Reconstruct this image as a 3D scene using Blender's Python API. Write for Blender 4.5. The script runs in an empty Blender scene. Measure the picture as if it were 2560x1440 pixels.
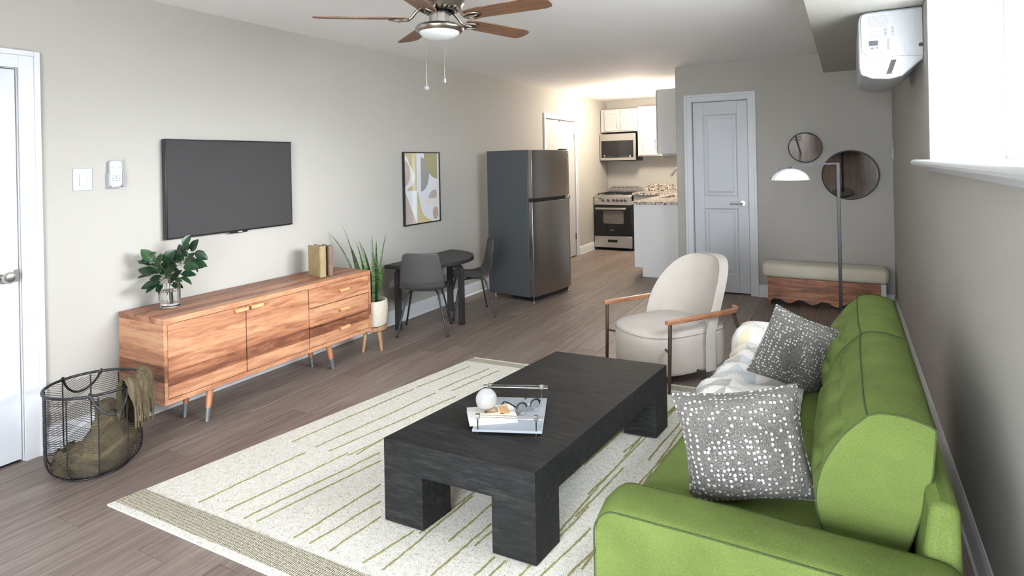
import bpy, bmesh, math, random
from mathutils import Vector, Matrix
random.seed(7)
PI = math.pi
scene = bpy.context.scene
COL = scene.collection

# ------------------------------------------------------------------ camera
YAW, ROLL, FPX, PPX, PPY = .5089, -.0201, 1500., 1280., 405.2
CAM = Vector((3.5957, 0., 1.4376))
cf = Vector((-math.sin(YAW), math.cos(YAW), 0)); r0 = Vector((math.cos(YAW), math.sin(YAW), 0)); u0 = Vector((0, 0, 1))
cr = r0 * math.cos(ROLL) + u0 * math.sin(ROLL); cu = u0 * math.cos(ROLL) - r0 * math.sin(ROLL)
cam = bpy.data.cameras.new('camera'); camo = bpy.data.objects.new('camera', cam); COL.objects.link(camo)
cam.sensor_fit = 'HORIZONTAL'; cam.sensor_width = 36.; cam.lens = FPX / 2560. * 36.
cam.shift_y = (PPY - 720.) / 2560.; cam.clip_start = .05; cam.clip_end = 200
camo.matrix_world = Matrix(((cr.x, cu.x, -cf.x, CAM.x), (cr.y, cu.y, -cf.y, CAM.y), (cr.z, cu.z, -cf.z, CAM.z), (0, 0, 0, 1)))
scene.camera = camo

def ray(x, y): return cf + cr * ((x - PPX) / FPX) - cu * ((y - PPY) / FPX)
def on(x, y, ax, v):
    d = ray(x, y); return CAM + d * ((v - CAM[ax]) / d[ax])
def AX(x, y, v): return on(x, y, 0, v)
def AY(x, y, v): return on(x, y, 1, v)
def AZ(x, y, v=0.): return on(x, y, 2, v)

# ------------------------------------------------------------------ exposure, sky, daylight
vs = scene.view_settings
vs.view_transform = 'Standard'; vs.look = 'None'; vs.gamma = 1.; vs.use_curve_mapping = False
vs.exposure = 0.85
scene.cycles.max_bounces = 10; scene.cycles.diffuse_bounces = 6; scene.cycles.sample_clamp_indirect = 6
W = bpy.data.worlds.new('sky'); scene.world = W; W.use_nodes = True
wn = W.node_tree.nodes; wl = W.node_tree.links
wn['Background'].inputs[0].default_value = (.87, .93, 1., 1); wn['Background'].inputs[1].default_value = 22.

sl = bpy.data.lights.new('sun', 'SUN'); sl.energy = 4.2; sl.angle = math.radians(26); sl.color = (.95, .975, 1.)
so = bpy.data.objects.new('sun', sl); COL.objects.link(so); so.rotation_euler = Vector((-1., -.06, -.27)).to_track_quat('-Z', 'Y').to_euler(); so.location = (12, 0, 6)

def window_daylight(name, loc, direction, sx, sy):
    l = bpy.data.lights.new(name, 'AREA'); l.shape = 'RECTANGLE'; l.size = sx; l.size_y = sy
    l.cycles.is_portal = True
    o = bpy.data.objects.new(name, l); COL.objects.link(o); o.location = loc
    o.rotation_euler = Vector(direction).to_track_quat('-Z', 'Y').to_euler(); return o

# ------------------------------------------------------------------ materials
def S(r, g=None, b=None):
    if g is None: g = b = r
    f = lambda c: (c / 255. / 12.92) if c / 255. <= .04045 else ((c / 255. + .055) / 1.055) ** 2.4
    return (f(r), f(g), f(b), 1.)
class Mat:
    def __init__(s, name, col=(1, 1, 1, 1), rough=.5, metal=0., spec=None, **kw):
        s.m = bpy.data.materials.new(name); s.m.use_nodes = True; s.t = s.m.node_tree; s.b = s.t.nodes['Principled BSDF']
        s.b.inputs['Base Color'].default_value = col; s.b.inputs['Roughness'].default_value = rough; s.b.inputs['Metallic'].default_value = metal
        if spec is not None: s.b.inputs['Specular IOR Level'].default_value = spec
        for k, v in kw.items(): s.b.inputs[k].default_value = v
        s.co = None
    def N(s, typ, **kw):
        n = s.t.nodes.new(typ)
        for k, v in kw.items():
            if k.startswith('i_'):
                n.inputs[k[2:].replace('_', ' ')].default_value = v
            else: setattr(n, k, v)
        return n
    def L(s, a, b): s.t.links.new(a, b)
    def coord(s, scale=(1, 1, 1), kind='Object', rot=(0, 0, 0)):
        if s.co is None: s.co = s.N('ShaderNodeTexCoord')
        m = s.N('ShaderNodeMapping'); m.inputs['Scale'].default_value = scale; m.inputs['Rotation'].default_value = rot
        s.L(s.co.outputs[kind], m.inputs[0]); return m.outputs[0]
    def noise(s, vec, scale=5, detail=4, rough=.6, dist=0.):
        n = s.N('ShaderNodeTexNoise'); n.inputs['Scale'].default_value = scale; n.inputs['Detail'].default_value = detail
        n.inputs['Roughness'].default_value = rough; n.inputs['Distortion'].default_value = dist; s.L(vec, n.inputs['Vector']); return n.outputs['Fac']
    def ramp(s, fac, stops, interp='LINEAR'):
        r = s.N('ShaderNodeValToRGB'); r.color_ramp.interpolation = interp; e = r.color_ramp.elements
        while len(e) < len(stops): e.new(.5)
        for i, (p, c) in enumerate(stops): e[i].position = p; e[i].color = c if len(c) == 4 else (*c, 1)
        s.L(fac, r.inputs[0]); return r.outputs[0]
    def mix(s, a, b, fac=.5, mode='MIX'):
        m = s.N('ShaderNodeMix', data_type='RGBA', blend_type=mode)
        for v, i in ((fac, 0), (a, 6), (b, 7)):
            if hasattr(v, 'default_value') or hasattr(v, 'is_linked'): s.L(v, m.inputs[i])
            else: m.inputs[i].default_value = v
        return m.outputs[2]
    def math(s, op, a, b=0., c=0.):
        m = s.N('ShaderNodeMath', operation=op)
        for i, v in enumerate((a, b, c)):
            if hasattr(v, 'is_linked'): s.L(v, m.inputs[i])
            else: m.inputs[i].default_value = v
        return m.outputs[0]
    def color(s, c): s.L(c, s.b.inputs['Base Color']); return s
    def bump(s, h, strength=.3, dist=.002):
        b = s.N('ShaderNodeBump'); b.inputs['Strength'].default_value = strength; b.inputs['Distance'].default_value = dist
        s.L(h, b.inputs['Height']); s.L(b.outputs[0], s.b.inputs['Normal']); return s

def paint(name, col, rough=.75, bump=.12, scale=180):
    m = Mat(name, col, rough); n = m.noise(m.coord(), scale, 3); m.bump(n, bump, .001); return m.m
def fabric(name, c1, c2, scale=500, bump=.5, rough=.9, dist=.0015, sheen=.15):
    m = Mat(name, c1, rough, spec=.1); v = m.coord()
    a = m.noise(v, scale, 2); w1 = m.noise(m.coord((1, 1, 6)), scale * .5, 2); w2 = m.noise(m.coord((6, 6, 1)), scale * .35, 2)
    f = m.math('MULTIPLY_ADD', a, .5, m.math('MULTIPLY_ADD', w1, .25, m.math('MULTIPLY', w2, .25)))
    big = m.noise(v, 6, 2)
    f2 = m.math('MULTIPLY_ADD', big, .25, m.math('MULTIPLY', f, .85))
    m.color(m.ramp(f2, [(.40, c1), (.66, c2)])); m.bump(f, bump, dist)
    m.b.inputs['Sheen Weight'].default_value = sheen
    return m.m
def woodgrain(name, cols, grain=(1, 14, 14), scale=2.2, rough=.45, band=None, bump=.08, axis='y', dist=.6, knots=False):
    # cols dark->light; grain stretched along the axis; band = board height for plank tones
    m = Mat(name, cols[0], rough); v = m.coord(grain)
    n1 = m.noise(v, scale, 6, .62, dist); n2 = m.noise(m.coord(tuple(g * 5 for g in grain)), scale, 4, .6)
    f = m.math('MULTIPLY_ADD', n2, .3, m.math('MULTIPLY', n1, .75))
    if band:
        sep = m.N('ShaderNodeSeparateXYZ'); m.L(m.coord(), sep.inputs[0])
        ax = {'x': 0, 'y': 1, 'z': 2}[band[0]]
        k = m.math('FLOOR', m.math('DIVIDE', m.math('ADD', sep.outputs[ax], band[2] if len(band) > 2 else 0.), band[1]))
        wnz = m.N('ShaderNodeTexWhiteNoise', noise_dimensions='1D'); m.L(k, wnz.inputs['W'])
        f = m.math('MULTIPLY_ADD', m.math('SUBTRACT', wnz.outputs['Value'], .5), .27, f)
    st = [(.32 + .36 * i / (len(cols) - 1), c) for i, c in enumerate(cols)]
    c = m.ramp(f, st)
    if knots:
        vo = m.N('ShaderNodeTexVoronoi'); vo.inputs['Scale'].default_value = 2.6; m.L(m.coord(tuple(min(g, 3.) for g in grain)), vo.inputs['Vector'])
        kn = m.ramp(vo.outputs['Distance'], [(.0, (1, 1, 1)), (.1, (0, 0, 0))]); c = m.mix(c, cols[0], m.math('MULTIPLY', kn, .6))
    m.color(c)
    m.bump(n2, bump, .001); return m.m
def metal(name, col, rough=.3, brushed=None):
    m = Mat(name, col, rough, 1.)
    if brushed:
        n = m.noise(m.coord(brushed), 30, 3); m.bump(n, .05, .0006)
        r = m.N('ShaderNodeMapRange'); r.inputs['To Min'].default_value = rough - .06; r.inputs['To Max'].default_value = rough + .1; m.L(n, r.inputs[0]); m.L(r.outputs[0], m.b.inputs['Roughness'])
    return m.m
def glass(name, col=(1, 1, 1, 1), rough=0., ior=1.45):
    m = Mat(name, col, rough); m.b.inputs['Transmission Weight'].default_value = 1.; m.b.inputs['IOR'].default_value = ior; return m.m
def plain(name, col, rough=.5, metal=0., spec=None, **kw): return Mat(name, col, rough, metal, spec, **kw).m

M = {}
M['wall'] = paint('wall_paint', S(168, 165, 158), .8, .15, 260)
M['ceil'] = paint('ceiling_paint', S(249, 248, 248), .85, .2, 120)
M['trim'] = paint('trim_paint', S(206, 208, 210), .4, .03, 60)
M['doorw'] = paint('door_paint', S(196, 199, 203), .42, .04, 80)
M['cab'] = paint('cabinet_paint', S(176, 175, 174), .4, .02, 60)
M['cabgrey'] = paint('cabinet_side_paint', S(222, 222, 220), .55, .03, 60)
M['plast'] = plain('white_plastic', S(170, 172, 176), .35)
M['black'] = plain('black_metal', S(26, 26, 27), .45)
M['blackpl'] = plain('black_plastic', S(18, 18, 19), .3)
M['chrome'] = metal('brushed_nickel', S(190, 186, 180), .22)
M['steel'] = metal('stainless_steel', S(168, 163, 158), .3, (1, 1, 40))
M['steelh'] = metal('stainless_steel_range', S(196, 192, 188), .32, (1, 40, 40))
M['fanm'] = metal('fan_nickel', S(176, 168, 158), .28)

# ------------------------------------------------------------------ mesh builder
class B:
    def __init__(s): s.bm = bmesh.new(); s.mi = 0
    def _f(s, vs_):
        try:
            f = s.bm.faces.new(vs_); f.material_index = s.mi; return f
        except ValueError: return None
    def hexa(s, p):
        v = [s.bm.verts.new(q) for q in p]
        for a in ((3, 2, 1, 0), (4, 5, 6, 7), (0, 1, 5, 4), (1, 2, 6, 5), (2, 3, 7, 6), (3, 0, 4, 7)): s._f([v[i] for i in a])
        return s
    def box(s, x0, x1, y0, y1, z0, z1):
        return s.hexa([(x0, y0, z0), (x1, y0, z0), (x1, y1, z0), (x0, y1, z0), (x0, y0, z1), (x1, y0, z1), (x1, y1, z1), (x0, y1, z1)])
    def prism(s, poly, ax, lo, hi):
        # polygon given in the two other axes (order x,y,z without ax)
        def P(a, b, c): return {0: (c, a, b), 1: (a, c, b), 2: (a, b, c)}[ax]
        A = [s.bm.verts.new(P(a, b, lo)) for a, b in poly]; C = [s.bm.verts.new(P(a, b, hi)) for a, b in poly]
        n = len(poly); s._f(A[::-1]); s._f(C)
        for i in range(n): s._f([A[i], A[(i + 1) % n], C[(i + 1) % n], C[i]])
        return s
    def tube(s, pts, r, n=8, closed=False, flat=None):
        pts = [Vector(p) for p in pts]; m = len(pts); rings = []
        up = None
        for i, p in enumerate(pts):
            if closed: t = pts[(i + 1) % m] - pts[i - 1]
            else: t = pts[min(i + 1, m - 1)] - pts[max(i - 1, 0)]
            t.normalize()
            if up is None:
                up = Vector((0, 0, 1)) if abs(t.z) < .9 else Vector((1, 0, 0))
            a = t.cross(up)
            if a.length < 1e-6: a = t.cross(Vector((0, 1, 0)))
            a.normalize(); b = a.cross(t).normalized(); up = b
            rr = r[i] if isinstance(r, (list, tuple)) else r
            fa, fb = flat if flat else (1, 1)
            rings.append([s.bm.verts.new(p + (a * math.cos(2 * PI * k / n) * fa + b * math.sin(2 * PI * k / n) * fb) * rr) for k in range(n)])
        for i in range(m if closed else m - 1):
            A, C = rings[i], rings[(i + 1) % m]
            for k in range(n): s._f([A[k], A[(k + 1) % n], C[(k + 1) % n], C[k]])
        if not closed: s._f(rings[0][::-1]); s._f(rings[-1])
        return s
    def lathe(s, prof, n=32, c=(0, 0, 0), close=False):
        rings = []
        for r, z in prof:
            if r < 1e-6: rings.append([s.bm.verts.new((c[0], c[1], c[2] + z))])
            else: rings.append([s.bm.verts.new((c[0] + r * math.cos(2 * PI * k / n), c[1] + r * math.sin(2 * PI * k / n), c[2] + z)) for k in range(n)])
        m = len(rings)
        for i in range(m if close else m - 1):
            A, C = rings[i], rings[(i + 1) % m]
            for k in range(n):
                q = [A[k % len(A)], A[(k + 1) % len(A)], C[(k + 1) % len(C)], C[k % len(C)]]
                u = []
                for v in q:
                    if v not in u: u.append(v)
                if len(u) > 2: s._f(u)
        return s
    def grid(s, fn, nu, nv, wrap=False):
        g = [[s.bm.verts.new(fn(i / nu, j / nv)) for j in range(nv + 1)] for i in range(nu if wrap else nu + 1)]
        k = len(g)
        for i in range(nu):
            for j in range(nv): s._f([g[i][j], g[(i + 1) % k][j], g[(i + 1) % k][j + 1], g[i][j + 1]])
        return g
    def build(s, name, mat, parent=None, bevel=0., seg=2, smooth=None, sub=0, fix=True, mats=None):
        if fix: bmesh.ops.recalc_face_normals(s.bm, faces=s.bm.faces)
        me = bpy.data.meshes.new(name); s.bm.to_mesh(me); s.bm.free()
        for m in (mats or [mat]): me.materials.append(M[m] if isinstance(m, str) else m)
        if smooth: me.shade_smooth(); me.set_sharp_from_angle(angle=math.radians(smooth))
        o = bpy.data.objects.new(name, me); COL.objects.link(o)
        if parent: o.parent = parent
        if bevel:
            b = o.modifiers.new('bevel', 'BEVEL'); b.width = bevel; b.segments = seg; b.limit_method = 'ANGLE'; b.angle_limit = math.radians(40)
            if not smooth: me.shade_smooth(); me.set_sharp_from_angle(angle=math.radians(35))
        if sub:
            m_ = o.modifiers.new('sub', 'SUBSURF'); m_.levels = sub; m_.render_levels = sub
            me.shade_smooth()
        return o
def tag(o, label, cat=None, group=None, kind=None):
    o['label'] = label
    if cat: o['category'] = cat
    if group: o['group'] = group
    if kind: o['kind'] = kind
    return o
def thing(name, label, cat, loc=(0, 0, 0), rz=0., group=None):
    o = bpy.data.objects.new(name, None); COL.objects.link(o); o.location = loc; o.rotation_euler = (0, 0, rz); o.empty_display_size = .05
    return tag(o, label, cat, group)
def copy_part(src, parent, loc=None, rot=None, name=None):
    c = src.copy(); COL.objects.link(c); c.parent = parent
    if loc is not None: c.location = loc
    if rot is not None: c.rotation_euler = rot
    if name: c.name = name
    return c
def arc(c, r, a0, a1, n, z=None):
    return [(c[0] + r * math.cos(a0 + (a1 - a0) * i / n), c[1] + r * math.sin(a0 + (a1 - a0) * i / n)) for i in range(n + 1)]

# ------------------------------------------------------------------ room dimensions
H = 2.44; XR = 3.972; YR = 6.635; YK = 9.83; Y0 = -1.4; XE = 1.969; RD = .36
SILL = 1.385; WT = 2.252; WY0, WY1 = 1.75, 3.775
BW = (2.0, 3.9, .04, 2.0)            # unseen opening behind the camera, sized and placed for fill light: x0,x1,z0,z1

# floor
fb = B(); fb.box(-.2, XR + .2, Y0 - .2, YK + .2, -.15, -.006)
floor = tag(fb.build('floor', plain('subfloor', S(60, 52, 46), .9)), 'grey brown wood-look plank floor', 'floor', kind='structure')
def plank_mat():
    m = Mat('vinyl_plank', rough=.42, spec=.35); oi = m.N('ShaderNodeObjectInfo')
    add = m.N('ShaderNodeVectorMath', operation='ADD'); sc = m.N('ShaderNodeVectorMath', operation='SCALE'); sc.inputs['Scale'].default_value = 37.
    comb = m.N('ShaderNodeCombineXYZ'); m.L(oi.outputs['Random'], comb.inputs[0]); m.L(oi.outputs['Random'], comb.inputs[1]); m.L(comb.outputs[0], sc.inputs[0])
    m.L(m.coord((26, .9, 1)), add.inputs[0]); m.L(sc.outputs[0], add.inputs[1])
    n1 = m.noise(add.outputs[0], 1.6, 7, .68, .5)
    add2 = m.N('ShaderNodeVectorMath', operation='ADD'); m.L(m.coord((90, 3.2, 1)), add2.inputs[0]); m.L(sc.outputs[0], add2.inputs[1])
    n2 = m.noise(add2.outputs[0], 1.5, 4, .6)
    f = m.math('MULTIPLY_ADD', n2, .42, m.math('MULTIPLY', n1, .62))
    f = m.math('MULTIPLY_ADD', m.math('SUBTRACT', oi.outputs['Random'], .5), .09, f)
    m.color(m.ramp(f, [(.30, S(80, 68, 61)), (.46, S(110, 97, 90)), (.58, S(130, 117, 109)), (.72, S(150, 138, 130))]))
    m.bump(n2, .12, .0008); return m.m
M['plank'] = plank_mat()
PW, PL = .178, 1.22
pb = B(); pb.box(-PW / 2 + .0006, PW / 2 - .0006, -PL / 2 + .0006, PL / 2 - .0006, -.006, 0)
plank0 = pb.build('plank', 'plank', floor, bevel=.0008, seg=1)
first = True; nx = math.ceil((XR + .04) / PW)
for i in range(nx):
    off = random.random() * PL; j = 0; y = Y0 + .25 - off
    while y - PL / 2 < YK:
        px = -.02 + PW * (i + .5)
        # skip what lies outside the plan (behind the back wall) or past the rear partition on the right
        if y + PL / 2 > .2 and not (px > XE + .2 and y - PL / 2 > YR + .12):
            if first: plank0.location = (px, y, 0); first = False
            else: copy_part(plank0, floor, (px, y, 0))
        y += PL
# the part of the floor behind the camera
bb = B()
for i in range(nx):
    px = -.02 + PW * i
    bb.box(px + .0006, px + PW - .0006, Y0, .205, -.006, -.0005)
o = bb.build('plank_field', 'plank', floor); o['kind'] = 'stuff'

# walls -------------------------------------------------------------
def wall(name, ax, pos, t, a0, a1, z0, z1, holes, label, mat='wall'):
    # wall in plane ax=pos, thickness t (signed outward), along a, with rectangular holes (a0,a1,z0,z1)
    b = B(); As = sorted({a0, a1, *[h[0] for h in holes], *[h[1] for h in holes]}); Zs = sorted({z0, z1, *[h[2] for h in holes], *[h[3] for h in holes]})
    p0, p1 = min(pos, pos + t), max(pos, pos + t)
    for i in range(len(As) - 1):
        for j in range(len(Zs) - 1):
            am, zm = (As[i] + As[i + 1]) / 2, (Zs[j] + Zs[j + 1]) / 2
            if any(h[0] < am < h[1] and h[2] < zm < h[3] for h in holes): continue
            if ax == 0: b.box(p0, p1, As[i], As[i + 1], Zs[j], Zs[j + 1])
            else: b.box(As[i], As[i + 1], p0, p1, Zs[j], Zs[j + 1])
    bmesh.ops.remove_doubles(b.bm, verts=b.bm.verts, dist=1e-5)
    # drop interior faces
    seen = {}
    for f in list(b.bm.faces):
        k = tuple(round(c, 4) for c in f.calc_center_median())
        seen.setdefault(k, []).append(f)
    kill = [f for v in seen.values() if len(v) > 1 for f in v]
    bmesh.ops.delete(b.bm, geom=kill, context='FACES_ONLY')
    return tag(b.build(name, mat), label, 'wall', kind='structure')
D1 = (.55, 1.412, -.006, 1.955)     # left door opening (y0,y1,z0,z1)
D2 = (7.40, 8.40, -.006, 2.035)
D3 = (2.135, 2.705, -.006, 2.045)
wall('wall_left', 0, 0, -.14, Y0, YK, -.006, H, [D1, D2], 'pale greige left wall with the television')
wall('wall_right', 0, XR, RD, Y0, YR + .12, -.006, H, [(WY0, WY1, SILL, WT)], 'greige right wall behind the green sofa')
wall('wall_rear', 1, YR, .12, XE, XR, -.006, H, [D3], 'greige rear wall with the white panel door')
wall('wall_kitchen_side', 0, XE, .12, YR + .12, YK, -.006, H, [], 'kitchen side wall behind the sink run')
wall('wall_kitchen', 1, YK, .14, -.14, XE + .12, -.006, H, [], 'kitchen back wall behind the range')
wall('wall_back', 1, Y0, -.14, -.14, XR + RD, -.006, H, [BW], 'wall behind the viewer with an unseen window placed for fill light')
bb = B(); bb.box(-.17, -.141, D1[0] - .2, D1[1] + .2, -.006, H); bb.box(-.17, -.141, D2[0] - .2, D2[1] + .2, -.006, H); bb.box(D3[0] - .2, D3[1] + .2, YR + .121, YR + .15, -.006, H)  # unseen panels added so no sky light leaks past the door edges
tag(bb.build('light_block_behind_doors', 'wall'), 'unseen panels added behind the shut doors to block outside light', 'wall', kind='structure')
cb = B(); cb.box(-.14, XR + RD, Y0 - .14, YK + .14, H, H + .12)
tag(cb.build('ceiling', 'ceil'), 'smooth white ceiling', 'ceiling', kind='structure')
sb = B(); sb.box(3.41, XR, Y0, YR, WT, H)
tag(sb.build('ceiling_soffit', 'wall', bevel=.004), 'boxed soffit along the right wall', 'soffit', kind='structure')
gb = B(); gb.box(XR + RD + .01, 40, -40, 50, .7, .9)  # out-of-view ground, kept pale to throw daylight up onto the ceiling
tag(gb.build('ground_bounce_right', plain('pale_bounce_right', S(218, 217, 212), .95)), 'unseen ground outside the right window, made pale to bounce light', 'ground', kind='structure')
gb = B(); gb.box(-40, XR + RD, -40, Y0 - .2, .3, .45)  # unseen ground at the back, near white as a bounce for the ceiling
tag(gb.build('ground_bounce_back', plain('pale_bounce_back', S(236, 235, 232), .9)), 'unseen ground behind the viewer, made pale to bounce light', 'ground', kind='structure')

# windows
def window(name, label, ax, pos, a0, a1, z0, z1, mid=True):
    t = thing(name, label, 'window'); t['kind'] = 'structure'
    fw, d = .055, .05
    def bx(b, A0, A1, Z0, Z1, p0, p1):
        if ax == 0: b.box(p0, p1, A0, A1, Z0, Z1)
        else: b.box(A0, A1, p0, p1, Z0, Z1)
    b = B()
    for (A0, A1, Z0, Z1) in ((a0, a0 + fw, z0, z1), (a1 - fw, a1, z0, z1), (a0 + fw, a1 - fw, z0, z0 + fw), (a0 + fw, a1 - fw, z1 - fw, z1)): bx(b, A0, A1, Z0, Z1, pos, pos + d)
    b.build('window_frame', 'trim', t, bevel=.004)
    am = (a0 + a1) / 2
    if mid:
        b = B(); bx(b, am - .025, am + .025, z0 + fw, z1 - fw, pos, pos + d); b.build('mullion', 'trim', t, bevel=.003)
    for (A0, A1) in ((a0 + fw, am - .025), (am + .025, a1 - fw)):
        b = B(); bx(b, A0, A1, z0 + fw, z1 - fw, pos + .02, pos + .026); b.build('pane', PANE, t)
    return t
pm = Mat('window_pane', rough=0.); tr = pm.N('ShaderNodeBsdfTransparent'); gl = pm.N('ShaderNodeBsdfGlossy'); gl.inputs['Roughness'].default_value = .02
mx = pm.N('ShaderNodeMixShader'); mx.inputs[0].default_value = .06; pm.L(tr.outputs[0], mx.inputs[1]); pm.L(gl.outputs[0], mx.inputs[2]); pm.L(mx.outputs[0], pm.t.nodes['Material Output'].inputs[0]); PANE = pm.m
window('window_1', 'white framed daylight window in the deep right wall recess', 0, XR + RD - .05, WY0, WY1, SILL + .02, WT)
window('fill_window', 'unseen window behind the viewer, placed for fill light', 1, Y0 - .1, *BW)  # out-of-view window supplying fill from behind the camera
window_daylight('window_daylight_right', (XR + RD + .03, (WY0 + WY1) / 2, (SILL + WT) / 2), (-1, 0, 0), WT - SILL, WY1 - WY0)
window_daylight('fill_window_portal', ((BW[0] + BW[1]) / 2, Y0 - .16, (BW[2] + BW[3]) / 2), (0, 1, 0), BW[1] - BW[0], BW[3] - BW[2])
# reveal lining and sill
b = B(); b.box(XR + .001, XR + RD - .05, WY1 - .012, WY1 - .001, SILL + .02, WT - .001); b.box(XR + .001, XR + RD - .05, WY0 + .001, WY0 + .012, SILL + .02, WT - .001)
tag(b.build('trim_window_reveal', 'trim'), 'bright white lining of the window recess', 'trim', kind='structure')
b = B(); poly = [(XR + RD - .05, SILL), (XR + RD - .05, SILL + .022), (3.905, SILL + .022), (3.897, SILL + .016), (3.893, SILL + .008), (3.897, SILL - .002), (3.905, SILL - .008), (3.955, SILL - .008), (XR - .004, SILL - .035), (XR - .002, SILL - .035), (XR - .002, SILL)]
b.prism([(x, z) for x, z in poly], 1, WY0 - .60, WY1 + .09)
tag(b.build('trim_window_sill', 'trim', smooth=30), 'white moulded window sill jutting from the right wall', 'trim', kind='structure')

# baseboards
def base(name, label, runs, ax, pos, sgn, h=.125):
    b = B()
    for a0, a1 in runs:
        prof = [(0, 0), (.022, 0), (.022, .012), (.015, .02), (.014, h - .025), (.010, h - .012), (.004, h), (0, h)]
        pr = [(pos + sgn * (d + .0005), z) for d, z in prof]
        if ax == 0: b.prism(pr, 1, a0, a1)
        else: b.prism(pr, 0, a0, a1)
    return tag(b.build(name, 'trim', smooth=30), label, 'baseboard', kind='structure')
base('baseboard_left', 'white baseboard along the left wall', [(Y0, .46), (1.502, 7.305), (8.49, 9.1)], 0, 0, 1)
base('baseboard_rear', 'white baseboard along the rear wall', [(2.775, XR)], 1, YR, -1)
base('baseboard_right', 'white baseboard along the right wall', [(Y0, YR - .025)], 0, XR, -1)

# ------------------------------------------------------------------ doors and casings
def casing(name, label, ax, pos, sgn, a0, a1, z1, w=.085, left=True):
    b = B()
    def bx(A0, A1, Z0, Z1, d): 
        p = sorted((pos + sgn * .0005, pos + sgn * d))
        if ax == 0: b.box(p[0], p[1], A0, A1, Z0, Z1)
        else: b.box(A0, A1, p[0], p[1], Z0, Z1)
    for (A0, A1, Z0, Z1) in ((a0 - w, a0, 0, z1 + w), (a1, a1 + w, 0, z1 + w), (a0, a1, z1, z1 + w)): bx(A0, A1, Z0, Z1, .013)
    k = .022
    bx(a0 - w - .004, a0 - w + k, 0, z1 + w + .004, .022); bx(a1 + w - k, a1 + w + .004, 0, z1 + w + .004, .022); bx(a0 - w + k, a1 + w - k, z1 + w - k, z1 + w + .004, .022)
    # jamb lining and stop
    q = .115
    for (A0, A1, Z0, Z1) in ((a0, a0 + .004, 0, z1), (a1 - .004, a1, 0, z1), (a0, a1, z1 - .004, z1)):
        p = sorted((pos, pos - sgn * q))
        if ax == 0: b.box(p[0], p[1], A0, A1, Z0, Z1)
        else: b.box(A0, A1, p[0], p[1], Z0, Z1)
    return tag(b.build(name, 'trim', bevel=.003), label, 'door casing', kind='structure')
casing('trim_1', 'white casing around the door nearest on the left', 0, 0, 1, D1[0], D1[1], D1[3])
casing('trim_2', 'white casing around the flat closet door behind the refrigerator', 0, 0, 1, D2[0], D2[1], D2[3], .062)
casing('trim_3', 'white casing around the panelled rear door', 1, YR, -1, D3[0], D3[1], D3[3], .075)

# nearest left door: flat slab, knob, latch plate
d1 = thing('door_1', 'white flat door with round satin knob at the left edge', 'door'); d1['kind'] = 'structure'
b = B(); b.box(-.048, -.010, D1[0] + .007, D1[1] - .007, .012, D1[3] - .007); b.build('door_slab', 'doorw', d1, bevel=.002)
k = B(); prof = [(.0, .0), (.033, .0), (.033, .006), (.014, .010), (.012, .03), (.02, .038), (.028, .05), (.028, .062), (.02, .072), (0, .075)]
k.lathe(prof, 24); ko = k.build('knob', 'chrome', d1, smooth=40); ko.rotation_euler = (0, PI / 2, 0); ko.location = (-.0095, 1.345, .925)
b = B(); b.box(-.011, -.004, D1[1] - .03, D1[1] - .006, .895, .955); b.build('latch_plate', 'chrome', d1, bevel=.001)
# closet door behind the refrigerator
d2 = thing('door_2', 'plain white closet door rising behind the refrigerator', 'door'); d2['kind'] = 'structure'
b = B(); b.box(-.045, -.006, D2[0] + .008, D2[1] - .008, .012, D2[3] - .012); b.build('door_slab', 'cab', d2, bevel=.002)
for zz in (.3, 1.80):
    b = B(); b.box(-.006, .004, D2[1] - .028, D2[1] - .002, zz - .045, zz + .045); b.tube([(.006, D2[1] - .008, zz - .045), (.006, D2[1] - .008, zz + .045)], .006); b.build('hinge', 'chrome', d2)
b = B(); b.box(-.006, .012, 7.86, 7.90, D2[3] - .035, D2[3] - .012); b.build('ball_catch', 'chrome', d2, bevel=.002)
# rear two-panel door
d3 = thing('door_3', 'white two-panel door with a lever handle in the rear wall', 'door'); d3['kind'] = 'structure'
yf = YR + .022; x0, x1 = D3[0] + .008, D3[1] - .008
b = B(); pz = ((.20, .90), (1.03, 1.90)); pa, pb_ = x0 + .105, x1 - .105
b.box(x0, pa, yf, yf + .038, .012, D3[3] - .008); b.box(pb_, x1, yf, yf + .038, .012, D3[3] - .008)
for z0, z1 in ((.012, pz[0][0]), (pz[0][1], pz[1][0]), (pz[1][1], D3[3] - .008)): b.box(pa, pb_, yf, yf + .038, z0, z1)
b.build('door_frame', 'doorw', d3, bevel=.002)
for z0, z1 in pz:
    q = B()
    def fr(i0, y0, i1, y1):
        P = lambda i, y: [(pa + i, y, z0 + i), (pb_ - i, y, z0 + i), (pb_ - i, y, z1 - i), (pa + i, y, z1 - i)]
        A = [q.bm.verts.new(c) for c in P(i0, y0)]; C = [q.bm.verts.new(c) for c in P(i1, y1)]
        for j in range(4): q._f([A[j], A[(j + 1) % 4], C[(j + 1) % 4], C[j]])
        return C
    fr(0, yf, .014, yf + .012); fr(.014, yf + .012, .030, yf + .012); C = fr(.030, yf + .012, .052, yf + .004); q._f(C)
    q.build('panel', 'doorw', d3)
hp = AY(1856, 509, yf)
b = B(); b.lathe([(0, 0), (.03, 0), (.03, .007), (.0, .009)], 28); o = b.build('rose', 'chrome', d3, smooth=40); o.rotation_euler = (PI / 2, 0, 0); o.location = (hp.x, yf, hp.z)
b = B(); b.tube([(hp.x, yf - .006, hp.z), (hp.x, yf - .042, hp.z), (hp.x - .008, yf - .05, hp.z), (hp.x - .03, yf - .05, hp.z - .002), (hp.x - .115, yf - .05, hp.z - .002)], .009, 10); b.build('lever', 'chrome', d3, smooth=50)

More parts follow.
